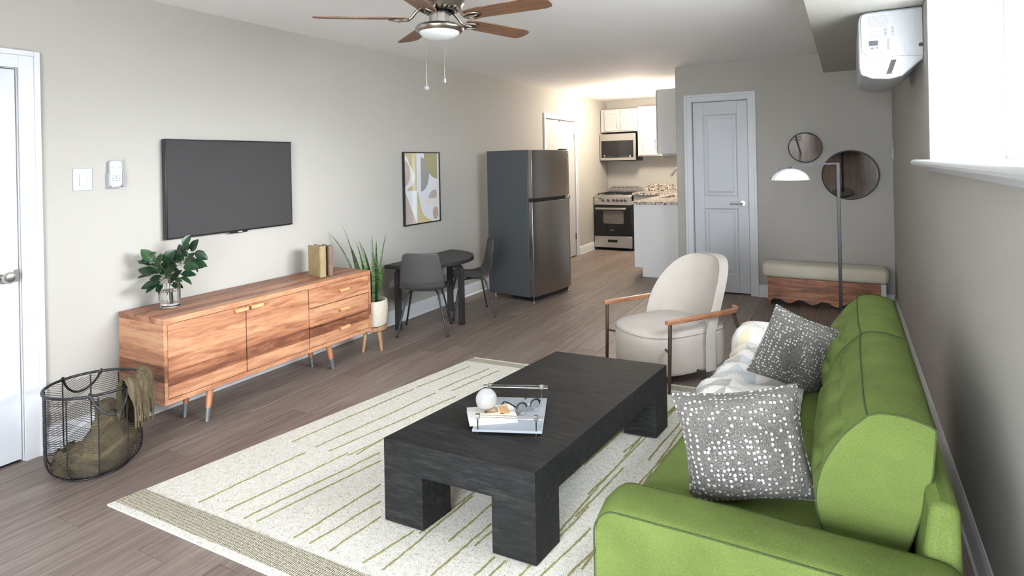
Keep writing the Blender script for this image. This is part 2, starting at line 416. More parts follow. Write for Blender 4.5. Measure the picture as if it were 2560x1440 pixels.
# ------------------------------------------------------------------ ceiling fan
M['fanwood'] = woodgrain('fan_blade_walnut', [S(62, 42, 31), S(104, 74, 54), S(140, 104, 78)], (1.2, 22, 22), 3, .45)
M['milk'] = plain('milk_glass', S(232, 238, 238), .25, spec=.5)
FX, FY, BZ = 1.72, 2.60, 2.205
fan = thing('ceiling_fan', 'nickel ceiling fan with walnut blades and white glass bowl', 'ceiling fan', (FX, FY, BZ))
b = B(); b.lathe([(0, .234), (.075, .234), (.075, .19), (.05, .17), (.11, .165), (.135, .15), (.138, .085), (.128, .07), (.125, .065)], 48); b.build('motor_housing', 'fanm', fan, smooth=40)
b = B(); b.lathe([(.125, .066), (.118, .052), (.085, .036), (.082, .06), (.11, .07)], 48, close=True); b.build('vent_ring', 'fanm', fan, smooth=40)
vb = B()
for k in range(24):
    a = 2 * PI * k / 24; c, s_ = math.cos(a), math.sin(a); n = (-s_, c)
    def P(r, z, w): return [(r * c + n[0] * w, r * s_ + n[1] * w, z), (r * c - n[0] * w, r * s_ - n[1] * w, z)]
    A = P(.0905, .0365, .0035) + P(.1155, .0500, .0045)[::-1]; A2 = [(x * .97, y * .97, z + .006) for x, y, z in A]
    vb.hexa(A + A2)
o = vb.build('vent_slots', 'blackpl', fan); o['kind'] = 'stuff'
b = B(); b.lathe([(0, .06), (.062, .06), (.066, .05), (.066, .024), (0, .024)], 32); b.build('motor_shaft', 'blackpl', fan, smooth=40)
b = B(); b.lathe([(0, .026), (.054, .026), (.054, -.028), (.06, -.03), (0, -.03)], 40); b.build('switch_housing', 'chrome', fan, smooth=40)
b = B(); b.lathe([(.05, -.028), (.09, -.03), (.118, -.038), (.130, -.052), (.128, -.062), (.116, -.072), (.106, -.072), (.106, -.05), (.05, -.04)], 56, close=True); b.build('light_ring', 'fanm', fan, smooth=40)
b = B(); b.lathe([(.106, -.068)] + [(.106 * math.cos(a), -.068 - .046 * math.sin(a)) for a in [PI / 2 * i / 12 for i in range(1, 12)]] + [(0, -.114)], 56); b.build('glass_bowl', 'milk', fan, smooth=60)
bl = B(); L0, L1 = .17, .645
pl = [(L0, -.042), (L0 + .05, -.056), (L1 - .05, -.066), (L1 - .015, -.05), (L1, -.02), (L1, .03), (L1 - .012, .055), (L1 - .05, .066), (L0 + .05, .056), (L0, .042)]
bl.prism(pl, 2, -.003, .003)
b0 = bl.build('blade', 'fanwood', None, bevel=.0015)
ib = B()
ib.tube([(.10, 0, .052), (.125, 0, .030), (.145, 0, .004), (.165, 0, -.008), (.19, 0, -.010)], [.010, .010, .009, .009, .008], 10)
for sg in (-1, 1): ib.tube([(.16, sg * .004, -.008), (.175, sg * .022, -.009), (.205, sg * .036, -.010), (.24, sg * .030, -.010), (.262, sg * .012, -.009)], [.008, .008, .007, .006, .004], 8)
ib.tube([(.185, 0, -.009), (.21, 0, -.012), (.235, 0, -.010)], [.006, .011, .004], 8)
i0 = ib.build('blade_iron', 'fanm', None, smooth=60)
for k in range(5):
    a = math.radians(-143.3 + 72 * k)
    o = b0 if k == 0 else b0.copy(); i_ = i0 if k == 0 else i0.copy()
    if k: COL.objects.link(o); COL.objects.link(i_)
    o.parent = fan; o.rotation_euler = (math.radians(-10), 0, a); o.location = (0, 0, 0)
    i_.parent = o; i_.location = (0, 0, 0)
for (px, py, zt, fr_, rr) in ((1067, 216, -.03, 'brass', .013), (1112, 198, -.03, 'x', .009)):
    e = AY(px, py, FY - (.035 if px == 1067 else -.02)); lx, ly, lz = e.x - FX, e.y - FY, e.z - BZ
    b = B()
    n_ = 70
    for i in range(n_):
        z = lz + (.0 - lz) * i / n_ - .0
        b.lathe([(0, -.0012), (.0013, 0), (0, .0012)], 5, (lx, ly, z))
    b.tube([(lx, ly, lz), (lx, ly, -.01)], .0006, 5)
    c_ = b.build('pull_chain', 'chrome', fan)
    b = B()
    if px == 1067: b.lathe([(0, .013), (.006, .012), (.012, .006), (.0135, 0), (.012, -.006), (.006, -.012), (0, -.013)], 20, (lx, ly, lz - .008))
    else: b.lathe([(0, .014), (.004, .013), (.0075, .008), (.0085, -.006), (.006, -.013), (0, -.014)], 16, (lx, ly, lz - .006))
    b.build('chain_fob', plain('fob_' + fr_, S(150, 152, 158), .4), c_, smooth=60)

# kitchen flush light (switched on)
KL = (.98, 8.36)
kl = thing('ceiling_light', 'round glowing flush light on the kitchen ceiling', 'ceiling light', (*KL, H))
b = B(); b.lathe([(0, -.001), (.165, -.001), (.165, -.02), (.15, -.024), (0, -.024)], 48); b.build('base_pan', 'chrome', kl, smooth=40)
em = Mat('lit_opal', S(255, 250, 240), .3); em.b.inputs['Emission Color'].default_value = (1., .90, .76, 1); em.b.inputs['Emission Strength'].default_value = 5.
b = B(); b.lathe([(.155, -.022), (.16, -.035), (.157, -.06), (.13, -.082), (.07, -.098), (0, -.102)], 48); b.build('diffuser', em.m, kl, smooth=60)
b = B(); b.tube([(.162 * math.cos(2 * PI * i / 48), .162 * math.sin(2 * PI * i / 48), -.06) for i in range(48)], .004, 6, closed=True); b.build('trim_ring', 'chrome', kl)
kb = bpy.data.lights.new('kitchen_bulb', 'POINT'); kb.energy = 56; kb.color = (1., .86, .70); kb.shadow_soft_size = .13
ko = bpy.data.objects.new('kitchen_bulb', kb); COL.objects.link(ko); ko.location = (*KL, H - .26)

# ------------------------------------------------------------------ left wall fittings
tv = thing('television', 'wide flat television with blank grey screen on the wall', 'television', (.001, 2.58, 1.316))
W2, H2 = .465, .302
b = B(); b.box(.012, .05, -W2, W2, -H2, H2); b.build('bezel', 'blackpl', tv, bevel=.003)
b = B(); b.box(.0495, .0512, -W2 + .008, W2 - .007, -H2 + .010, H2 - .008); b.build('screen', plain('tv_screen', S(60, 59, 59), .65, spec=.1), tv)
b = B(); b.box(.0, .012, -.2, .2, -.15, .15); b.build('wall_bracket', 'black', tv)
b = B(); b.box(.03, .053, -.035, .085, -H2 - .010, -H2 + .006); lb = b.build('logo_bar', 'blackpl', tv, bevel=.001)
b = B()
for i, w in enumerate((.006, .007, .006, .006)): b.box(.0531, .0536, .014 + i * .0085, .014 + i * .0085 + w, -H2 - .006, -H2 + .001)
b.build('brand_lettering', plain('badge_silver', S(190), .4), lb)

sw = thing('light_switch', 'square white rocker switch plate beside the left door', 'light switch', (0, 1.6935, 1.39))
b = B(); b.box(.0005, .006, -.047, .047, -.06, .06); b.build('plate', 'plast', sw, bevel=.003)
b = B(); b.hexa([(.006, -.018, -.033), (.0115, -.018, -.033), (.0115, .018, -.033), (.006, .018, -.033), (.006, -.018, .033), (.0075, -.018, .033), (.0075, .018, .033), (.006, .018, .033)]); b.build('rocker', 'plast', sw, bevel=.001)
for z in (-.049, .049):
    b = B(); b.tube([(.006, 0, z), (.0068, 0, z)], .003, 10); b.build('screw', 'plast', sw)

hd = thing('remote_holder', 'white wall cradle holding the air conditioner remote', 'remote holder', (0, 1.851, 1.417))
b = B(); b.box(.001, .004, -.036, .036, -.075, .03); b.box(.001, .032, -.040, -.036, -.075, .005); b.box(.001, .032, .036, .040, -.075, .005); b.box(.001, .032, -.040, .040, -.079, -.075); b.build('cradle', 'plast', hd, bevel=.002)
rm = thing('remote_control', 'white remote with pale green display held in the cradle', 'remote', (.0, 1.851, 1.417))
pts = []
for (cx_, cz_, a0) in ((.018, .058, 0), (-.018, .058, PI / 2), (-.018, -.058, PI), (.018, -.058, 3 * PI / 2)):
    pts += arc((cx_, cz_), .016, a0, a0 + PI / 2, 5)
b = B(); b.prism(pts, 0, .006, .029); b.build('body', 'plast', rm, bevel=.003)
b = B(); b.box(.0288, .0296, -.022, .022, .042, .064); b.build('display', plain('lcd_green', S(206, 222, 212), .3), rm)
b = B(); b.lathe([(0, .0008), (.019, .0008), (.019, 0), (0, 0)], 24); o = b.build('button_ring', plain('button_grey', S(216, 218, 222), .5), rm); o.rotation_euler = (0, PI / 2, 0); o.location = (.0289, 0, .012)
gm = plain('button_mark', S(120, 124, 130), .5)
for (yy, zz, w, h) in ((-.013, .012, .004, .004), (.013, .012, .003, .004), (0, .024, .003, .002), (0, 0, .003, .002), (-.02, .035, .008, .002), (.02, .035, .006, .002), (-.018, -.012, .004, .003), (0, -.014, .014, .004), (.018, -.011, .006, .002), (-.017, -.026, .007, .004), (0, -.026, .009, .004), (.017, -.026, .008, .004), (-.017, -.038, .006, .004), (0, -.038, .011, .003), (.017, -.038, .009, .003)):
    b = B(); b.box(.0289, .0299, yy - w / 2, yy + w / 2, zz - h / 2, zz + h / 2); b.build('button', gm, rm)

# abstract framed print
art = thing('framed_print', 'black framed abstract print of beige and olive shapes', 'picture', (0, 4.632, 1.207))
aw, ah = .28, .345
b = B()
for (a0, a1, z0, z1) in ((-aw, -aw + .011, -ah, ah), (aw - .011, aw, -ah, ah), (-aw + .011, aw - .011, -ah, -ah + .011), (-aw + .011, aw - .011, ah - .011, ah)): b.box(.001, .026, a0, a1, z0, z1)
b.build('frame', 'black', art, bevel=.001)
# print: crop coordinates of the photograph mapped onto the sheet (perspective removed)
def pc(x, y):
    u = (x - 198) / (712 - 198); top = 155 + u * (222 - 155); bot = 1265 + u * (1228 - 1265); v = (y - top) / (bot - top)
    return (-aw + .010 + u * (2 * aw - .020), ah - .010 - v * (2 * ah - .020))
b = B(); b.box(.004, .016, -aw + .01, aw - .01, -ah + .01, ah - .01)
pm_ = b.build('print', plain('print_paper', S(228, 230, 234), .5), art)
def ell(cx, cy, rx, ry, a0, a1, n=18): return [(cx + rx * math.cos(a0 + (a1 - a0) * i / n), cy + ry * math.sin(a0 + (a1 - a0) * i / n)) for i in range(n + 1)]
shapes = [
 ('sand', S(196, 184, 144), [(200, 157), (372, 182), (372, 750), (228, 745), (245, 710), (300, 675), (335, 620), (344, 540), (335, 470), (300, 390), (272, 340), (255, 260), (235, 215), (202, 190)]),
 ('taupe', S(190, 174, 164), [(200, 262), (225, 280), (255, 330), (275, 400), (283, 470), (275, 560), (255, 620), (230, 660), (200, 688)]),
 ('taupe', S(188, 174, 166), [(200, 725), (362, 1248), (200, 1265)]),
 ('grey', S(160, 160, 158), [(435, 250), (470, 262), (500, 295), (530, 360), (552, 440), (560, 520), (552, 600), (530, 680), (500, 735), (465, 765), (435, 773)]),
 ('olive', S(166, 162, 122), [(486, 197), (686, 222), (686, 606), (640, 590), (590, 550), (545, 480), (510, 390), (490, 290)]),
 ('sand', S(206, 190, 144), [(374, 760), (395, 810), (412, 900), (425, 1000), (450, 1090), (480, 1150), (530, 1190), (570, 1212), (600, 1236), (374, 1250)]),
 ('stone', S(186, 178, 168), [(543, 887), (552, 840), (572, 800), (605, 768), (640, 762), (672, 770), (672, 887)]),
 ('blush', S(232, 222, 218), [(505, 892), (674, 892), (674, 620), (686, 610), (686, 222), (712, 226), (712, 995), (505, 990)]),
 ('clay', S(194, 168, 148), ell(650, 1115, 43, 96, 0, 2 * PI, 26)[:-1])]
for i, (nm, c_, pl_) in enumerate(shapes):
    b = B(); b.prism([pc(*q) for q in pl_], 0, .0158, .0163 + .00005 * i); o = b.build('printed_shape', plain('ink_' + nm, c_, .55), pm_)
b = B(); b.box(.0185, .0195, -aw + .01, aw - .01, -ah + .01, ah - .01); b.build('glazing', PANE, art)

# ------------------------------------------------------------------ sideboard
AC = [S(100, 60, 42), S(136, 88, 62), S(162, 112, 82), S(184, 138, 104)]
M['acacia'] = woodgrain('acacia_boards', AC, (9, 1.1, 9), 2.4, .42, ('z', .076, .02), dist=1.1, knots=True)
M['acaciatop'] = woodgrain('acacia_top', AC, (9, 1.1, 9), 2.2, .42, ('x', .07, .0), dist=1.1)
M['acaciax'] = woodgrain('acacia_sides', AC, (1.1, 9, 9), 2.4, .42, ('z', .085, .03), dist=1.1, knots=True)
M['acaciahandle'] = woodgrain('acacia_handle', [S(178, 128, 84), S(198, 150, 104), S(210, 166, 122)], (12, 2, 12), 4, .45)
M['acacialeg'] = woodgrain('acacia_leg', [S(138, 88, 60), S(164, 110, 78), S(180, 128, 94)], (14, 14, 2), 3, .45)
sx, sy = .235, 2.635
sbd = thing('sideboard', 'long acacia sideboard with two doors and three drawers', 'sideboard', (sx, sy, 0))
x0, x1, y0, y1, z0, z1 = .02 - sx, .435 - sx, 1.852 - sy, 3.42 - sy, .19, .645
b = B(); b.box(x0, x1 + .012, y0, y1, z1 - .03, z1); b.build('top', 'acaciatop', sbd, bevel=.002)
b = B(); b.box(x0, x1 + .012, y0, y1, z0, z0 + .026); b.build('bottom', 'acacia', sbd, bevel=.002)
for ya, yb in ((y0, y0 + .02), (y1 - .02, y1)):
    b = B(); b.box(x0, x1 + .012, ya, yb, z0 + .0265, z1 - .0305); b.build('side_panel', 'acaciax', sbd, bevel=.0015)
b = B(); b.box(x0, x0 + .008, y0 + .02, y1 - .02, z0 + .026, z1 - .03); b.box(x0, x1 - .02, 2.828 - sy - .008, 2.828 - sy + .008, z0 + .026, z1 - .03); b.build('back_panel', 'acacia', sbd)
hb = B(); hb.box(0, .016, -.042, .042, -.010, .010); hb.box(-.0005, 0.012, -.040, -.024, -.009, .009)
def handle(parent, y, z, w=.04):
    b = B(); b.box(x1 + .022, x1 + .034, y - w, y + w, z - .010, z + .010); b.box(x1 + .0085, x1 + .024, y - w + .004, y - w + .02, z - .009, z + .009); b.box(x1 + .0085, x1 + .024, y + w - .02, y + w - .004, z - .009, z + .009)
    return b.build('handle', 'acaciahandle', parent, bevel=.002)
g = .0030
for ya, yb, hy in ((y0 + .02, 2.351 - sy, 2.31 - sy), (2.351 - sy, 2.828 - sy, 2.415 - sy)):
    b = B(); b.box(x1 - .010, x1 + .008, ya + g, yb - g, z0 + .026 + g, z1 - .030 - g); d_ = b.build('door', 'acacia', sbd, bevel=.001)
    handle(d_, hy, .598)
for za, zb in ((.216, .347), (.347, .482), (.482, .615)):
    b = B(); b.box(x1 - .010, x1 + .008, 2.828 - sy + g, y1 - .02 - g, za + g, zb - g); d_ = b.build('drawer', 'acacia', sbd, bevel=.001)
    handle(d_, 3.14 - sy, (za + zb) / 2 + .008, .043)
ferm = Mat('ferrule_grey', S(120, 124, 126), .4, .6)
for (lx, ly, dy) in ((.385, 2.150, -.032), (.385, 3.045, .032), (.215, 2.120, -.026), (.215, 3.020, .026)):
    lx -= sx; ly -= sy
    P = lambda t: Vector((lx + .012 * t, ly + dy * t, z0 * (1 - t)))
    b = B(); b.tube([P(0), P(.62)], [.021, .0155], 16); lg = b.build('leg', 'acacialeg', sbd, smooth=50)
    b = B(); b.tube([P(.60), P(1.)], [.0164, .012], 16); b.build('ferrule', ferm.m, lg, smooth=50)

# vase with branches
VX, VY, VZ = .185, 2.045, .646
M['glass'] = glass('clear_glass')
M['water'] = glass('water', (.97, 1, .99, 1), 0, 1.33)
va = thing('vase', 'short fluted clear glass vase on the sideboard', 'vase', (VX, VY, VZ))
def flute(r, z, n=96, amp=.0022): return [((r + amp * abs(math.cos(9 * 2 * PI * k / n)) ) * math.cos(2 * PI * k / n), (r + amp * abs(math.cos(9 * 2 * PI * k / n))) * math.sin(2 * PI * k / n), z) for k in range(n)]
b = B(); rings = []
for r, z, am in ((.046, 0, .001), (.052, .004, .0025), (.0535, .06, .0025), (.0535, .146, .0025), (.0505, .1475, 0), (.0495, .144, 0), (.0495, .014, 0), (.044, .011, 0)): rings.append([b.bm.verts.new(v) for v in flute(r, z, 96, am)])
for A, C in zip(rings, rings[1:]):
    for k in range(96): b._f([A[k], A[(k + 1) % 96], C[(k + 1) % 96], C[k]])
b._f(rings[0][::-1]); b._f(rings[-1])
b.build('glass_wall', 'glass', va, smooth=25)
b = B(); b.lathe([(0, .0115), (.0485, .0145), (.0485, .092), (0, .092)], 48); b.build('water', 'water', va, smooth=40)

lm = Mat('leaf_green', S(40, 78, 44), .32, spec=.5); oi = lm.N('ShaderNodeObjectInfo'); nn = lm.noise(lm.coord((1, 1, 1)), 40, 3)
lm.color(lm.ramp(lm.math('MULTIPLY_ADD', oi.outputs['Random'], .6, lm.math('MULTIPLY', nn, .4)), [(.15, S(14, 34, 20)), (.55, S(26, 54, 29)), (.9, S(42, 74, 38))]))
M['stemg'] = plain('stem_green', S(66, 70, 44), .6)
br = thing('leafy_branches', 'dark green leafy branches standing in the glass vase', 'branches', (VX, VY, VZ + .012))
org = Vector((VX, VY, VZ + .012))
def leaf_mesh(L, wd, curl, fold=.25, n=8, thick=.0006, pointed=1.):
    b = B(); up = []; 
    rows = []
    for i in range(n + 1):
        t = i / n; w = wd * (math.sin(PI * t ** .85) ** .8 if 0 < t < 1 else 0.0) + .0006
        z = -curl * L * (t ** 2); x = L * t
        rows.append([b.bm.verts.new((x, -w, z + fold * w)), b.bm.verts.new((x, -w * .5, z + fold * w * .35)), b.bm.verts.new((x, 0, z)), b.bm.verts.new((x, w * .5, z + fold * w * .35)), b.bm.verts.new((x, w, z + fold * w))])
    for i in range(n):
        for j in range(4): b._f([rows[i][j], rows[i + 1][j], rows[i + 1][j + 1], rows[i][j + 1]])
    return b
LV = [(370,560,200,375),(370,470,395,410),(410,640,480,430),(330,630,145,530),(490,720,300,640),(390,750,155,660),(340,770,145,805),(510,790,320,825),(490,760,585,560),(540,560,690,385),(800,560,690,400),(800,540,580,490),(850,480,745,305),(830,330,920,165),(880,430,935,310),(945,410,1050,228),(860,560,1000,420),(1000,450,1140,390),(1000,440,1205,515),(900,590,1150,640),(950,540,1210,615),(830,640,1050,640),(800,760,1025,750),(780,800,975,885),(640,880,780,680),(520,820,740,770),(660,900,830,950),(680,890,720,960),(470,890,195,945),(430,920,255,1020),(530,900,430,1050),(800,620,720,620),(640,700,700,590),(510,840,380,830),(560,560,730,575),(980,650,1050,715),(560,760,640,600),(840,760,985,770),(500,540,620,560),(300,560,150,570),(700,640,760,720),(600,640,560,540),(900,500,820,400),(690,820,820,860),(430,640,340,600)]
rx = random.Random(21)
for (a0_, b0_, a1_, b1_) in list(LV)[::2]:
    k_ = rx.uniform(.72, .9); ox, oy = rx.uniform(-45, 45), rx.uniform(-35, 35); LV.append((a0_ + ox, b0_ + oy, a0_ + ox + (a1_ - a0_) * k_ + rx.uniform(-30, 30), b0_ + oy + (b1_ - b0_) * k_ + rx.uniform(-30, 30)))
vd = (Vector((VX, VY, 0)) - Vector((CAM.x, CAM.y, 0))).normalized()   # away from the viewer, horizontal
stems = {}
rl = random.Random(3)
def pix_at(px, py, off):
    # point on the upright plane through the vase that faces the viewer, pushed off metres away from the viewer
    d = ray(px, py); n = vd; t = ((Vector((VX, VY, 0)) + vd * off - CAM).dot(n)) / d.dot(n); return CAM + d * t
for i, (ax_, ay_, tx_, ty_) in enumerate(LV):
    off = rl.uniform(-.10, .10) * (1 if i > 4 else .6)
    p = pix_at(320 + ax_ / 6., 560 + ay_ / 6., off * .7) - org; q = pix_at(320 + tx_ / 6., 560 + ty_ / 6., off * .7 + rl.uniform(-.05, .05)) - org
    L = (q - p).length; o = leaf_mesh(L, min(.035, max(.014, L * .33)), rl.uniform(.05, .2)).build('leaf', lm.m, br, smooth=60)
    xax = (q - p).normalized(); zax = (Vector((.35, -.45, .75)) + Vector((rl.uniform(-.5, .5), rl.uniform(-.5, .5), rl.uniform(-.3, .3)))); zax = (zax - xax * zax.dot(xax)).normalized(); yax = zax.cross(xax)
    o.matrix_local = Matrix(((xax.x, yax.x, zax.x, p.x), (xax.y, yax.y, zax.y, p.y), (xax.z, yax.z, zax.z, p.z), (0, 0, 0, 1)))
    g_ = 'a' if ax_ < 520 else ('b' if ay_ > 660 else 'c'); stems.setdefault(g_, []).append(p)
for g_, ps in stems.items():
    top = max(ps, key=lambda v: v.z); base_ = Vector(({'a': .012, 'b': .0, 'c': -.015}[g_], {'a': -.01, 'b': .012, 'c': .012}[g_], .004)); mid = base_.lerp(top, .45) + Vector((0, 0, .02))
    nk = Vector((0, 0, .15)) + (top - base_) * .1; nk.x = max(-.03, min(.03, nk.x)); nk.y = max(-.03, min(.03, nk.y))
    pts = [base_, base_.lerp(nk, .5), nk, nk.lerp(top, .4), nk.lerp(top, .75), top]
    b = B(); b.tube(pts, [.0028, .0028, .0026, .0022, .0018, .001], 7); s_ = b.build('stem', 'stemg', br, smooth=60)
    for p in ps:
        k = min(pts[2:], key=lambda v: (v - p).length)
        if (k - p).length > .004:
            b = B(); b.tube([k, k.lerp(p, .5) + Vector((0, 0, -.004)), p], .0011, 5); b.build('twig', 'stemg', s_, smooth=60)

# books standing on the sideboard
def book(name, label, p, rz, w, t, h, cc, bands, tilt=0):
    tb = thing(name, label, 'book', p, rz, 'old books on the sideboard')
    cm = Mat(name + '_cloth', cc, .85); n = cm.noise(cm.coord(), 90, 5); n2 = cm.noise(cm.coord(), 14, 3); dk = tuple(c * .72 for c in cc[:3]) + (1,)
    cm.color(cm.ramp(cm.math('MULTIPLY_ADD', n, .5, cm.math('MULTIPLY', n2, .5)), [(.35, dk), (.6, cc)])); cm.bump(n, .3, .001)
    # spine is on +x, covers at +-y
    b = B(); b.box(-w, -.004, -t / 2, -t / 2 + .003, 0, h); b.build('cover', cm.m, tb, bevel=.0008)
    b = B(); b.box(-w, -.004, t / 2 - .003, t / 2, 0, h); b.build('cover', cm.m, tb, bevel=.0008)
    b = B(); pts = [(-.012, -t / 2), (-.004, -t / 2 - .0006), (.004, -t / 2 + .004), (.008, -t / 4), (.009, 0), (.008, t / 4), (.004, t / 2 - .004), (-.004, t / 2 + .0006), (-.012, t / 2)]
    pin = [(x - .0025 if abs(y) < t / 2 - .001 else x, y * .9) for x, y in pts]
    b.prism(pts + pin[::-1], 2, 0, h); sp = b.build('spine', cm.m, tb, smooth=50)
    for z in bands:
        b = B(); b.tube([(x + .0008, y * 1.01, z * h) for x, y in pts[1:-1]], .0022, 6); b.build('spine_band', cm.m, sp, smooth=60)
    pg = Mat(name + '_pages', S(206, 196, 172), .9); pg.bump(pg.noise(pg.coord((1, 400, 1)), 3, 2), .4, .001)
    b = B(); b.box(-w + .006, -.003, -t / 2 + .0032, t / 2 - .0032, .005, h - .005); b.build('pages', pg.m, tb)
    return tb
bands = (.28, .37, .46, .55, .64, .74)
book('book', 'thick olive tan cloth book standing with its cover shown', (.320, 3.075, .6455), math.radians(-14), .165, .05, .218, S(154, 136, 98), bands)
book('book', 'narrow brown cloth book standing behind the tan book', (.330, 3.140, .6455), math.radians(-14), .150, .036, .212, S(122, 100, 86), bands)

# ------------------------------------------------------------------ snake plant on its stand
PX_, PY_ = .335, 3.552
M['walnut'] = woodgrain('stand_wood', [S(122, 90, 62), S(150, 114, 82), S(170, 134, 98)], (14, 14, 2), 3, .5)
ps = thing('plant_stand', 'low round wooden stool carrying the potted plant', 'plant stand', (PX_, PY_, 0))
b = B(); b.lathe([(0, .156), (.105, .156), (.112, .161), (.112, .183), (.107, .188), (0, .188)], 40); b.build('seat', 'walnut', ps, smooth=40)
for a in (-95, -5, 85, 175):
    c, s_ = math.cos(math.radians(a)), math.sin(math.radians(a)); b = B(); b.tube([(.07 * c, .07 * s_, .158), (.098 * c, .098 * s_, 0)], [.016, .011], 14); b.build('leg', 'walnut', ps, smooth=50)
cm = Mat('stone_pot', S(190, 182, 166), .85); n = cm.noise(cm.coord(), 160, 4, .8); cm.color(cm.ramp(n, [(.35, S(160, 151, 135)), (.5, S(192, 184, 168)), (.7, S(206, 200, 186))])); cm.bump(n, .5, .002)
pot = thing('plant_pot', 'rounded speckled stone planter on the wooden stool', 'planter', (PX_, PY_, .1885))
b = B(); b.lathe([(0, 0), (.092, 0), (.104, .006), (.113, .03), (.120, .10), (.121, .16), (.117, .192), (.113, .198), (.106, .198), (.104, .18), (.104, .165), (0, .165)], 56); b.build('pot', cm.m, pot, smooth=40)
sm = Mat('soil', S(58, 46, 36), .95); sm.bump(sm.noise(sm.coord(), 120, 4), .8, .004)
b = B(); b.lathe([(0, .172), (.06, .170), (.103, .166), (.103, .1655), (0, .1655)], 40); b.build('soil', sm.m, pot)
sp_ = Mat('snake_leaf', S(64, 94, 44), .4, spec=.4); vv = sp_.coord((4, 4, 26)); n = sp_.noise(vv, 2.2, 4, .6, 1.2)
sp_.color(sp_.ramp(n, [(.35, S(26, 46, 24)), (.48, S(46, 74, 32)), (.60, S(84, 108, 52)), (.7, S(34, 56, 28))]))
pl_ = thing('snake_plant', 'upright snake plant growing from the stone planter', 'plant', (PX_, PY_, .1885 + .168))
SN = [((-62,-12),(-112,-118),.011),((-52,-5),(-72,-138),.008),((-33,0),(-62,-95),.018),((-22,0),(-40,-95),.012),((-8,0),(-30,-100),.018),((2,0),(-22,-88),.017),((12,0),(2,-112),.014),((22,0),(18,-100),.016),((10,8),(6,-60),.015),((28,4),(38,-115),.010),((24,2),(12,-75),.014),((30,6),(36,-32),.009),((26,6),(38,-18),.008),((-14,4),(-20,-70),.016)]
for i, (bs, tp, w) in enumerate(SN):
    # pixel offsets from the pot mouth (929,755), one metre ~ 325 px there
    k = 1 / 325.; rr = r0
    bx_, tx_ = bs[0] * k * .55, (tp[0]) * k
    base_ = r0 * bx_ + cf * rl.uniform(-.05, .05); hgt = (-tp[1] + 40) * k * 1.02 + .06
    tip = r0 * tx_ + cf * rl.uniform(-.06, .06) + Vector((0, 0, hgt))
    ctrl = base_.lerp(tip, .5) + Vector((0, 0, hgt * .15)) - r0 * (tx_ - bx_) * .32
    side = (r0 * math.cos(rl.uniform(-.7, .7)) + cf * math.sin(rl.uniform(-.7, .7))).normalized()
    b = B(); rows = []; n_ = 10
    for j in range(n_ + 1):
        t = j / n_; P = base_ * (1 - t) ** 2 + ctrl * 2 * t * (1 - t) + tip * t * t
        ww = w * (.62 + .38 * math.sin(PI * min(1, t * 1.3 + .1))) * (1 - t ** 3.2) + .0004
        fw = cf * ww * .35
        rows.append([b.bm.verts.new(P - side * ww - fw), b.bm.verts.new(P + cf * .001), b.bm.verts.new(P + side * ww - fw), b.bm.verts.new(P - cf * .003)])
    for A, C in zip(rows, rows[1:]):
        for q in range(4): b._f([A[q], A[(q + 1) % 4], C[(q + 1) % 4], C[q]])
    b._f(rows[0]); b._f(rows[-1])
    b.build('leaf', sp_.m, pl_, smooth=50)

# ------------------------------------------------------------------ half-round dining table and chairs
M['blackwood'] = woodgrain('black_lacquer', [S(30, 29, 29), S(40, 39, 39), S(50, 48, 48)], (10, 1, 10), 3, .45)
TX, TY, TH, TR = .10, 4.47, .572, .50
dt = thing('dining_table', 'black half-round dining table against the wall', 'table', (TX, TY, 0))
b = B(); b.prism(arc((0, 0), TR, -PI / 2, PI / 2, 40), 2, TH - .032, TH); b.build('tabletop', 'blackwood', dt, bevel=.002)
for (lx, ly, dx, dy) in ((.175, 4.055, .12, .62), (.20, 4.80, .14, -.62), (.575, 4.44, -1, .02)):
    lx -= TX; ly -= TY; d = Vector((dx, dy, 0)).normalized()
    path = [Vector((lx, ly, 0)), Vector((lx, ly, TH - .105))]
    for i in range(1, 7):
        a = PI / 2 * i / 6; path.append(Vector((lx, ly, TH - .105)) + d * (.068 * (1 - math.cos(a))) + Vector((0, 0, .056 * math.sin(a))))
    path.append(path[-1] + d * .12)
    sd = Vector((-d.y, d.x, 0)); b = B(); rows = []
    for i, p in enumerate(path):
        t = (path[min(i + 1, len(path) - 1)] - path[max(i - 1, 0)]).normalized(); nrm = t.cross(sd).normalized()
        rows.append([b.bm.verts.new(p + sd * .0275 + nrm * .017), b.bm.verts.new(p - sd * .0275 + nrm * .017), b.bm.verts.new(p - sd * .0275 - nrm * .017), b.bm.verts.new(p + sd * .0275 - nrm * .017)])
    for A, C in zip(rows, rows[1:]):
        for q in range(4): b._f([A[q], A[(q + 1) % 4], C[(q + 1) % 4], C[q]])
    b._f(rows[0]); b._f(rows[-1]); b.build('leg', 'blackwood', dt, smooth=40)
M['shell'] = plain('grey_shell', S(68, 67, 66), .42, spec=.35)
M['legsteel'] = plain('powder_coated_steel', S(48, 49, 50), .45, .3)
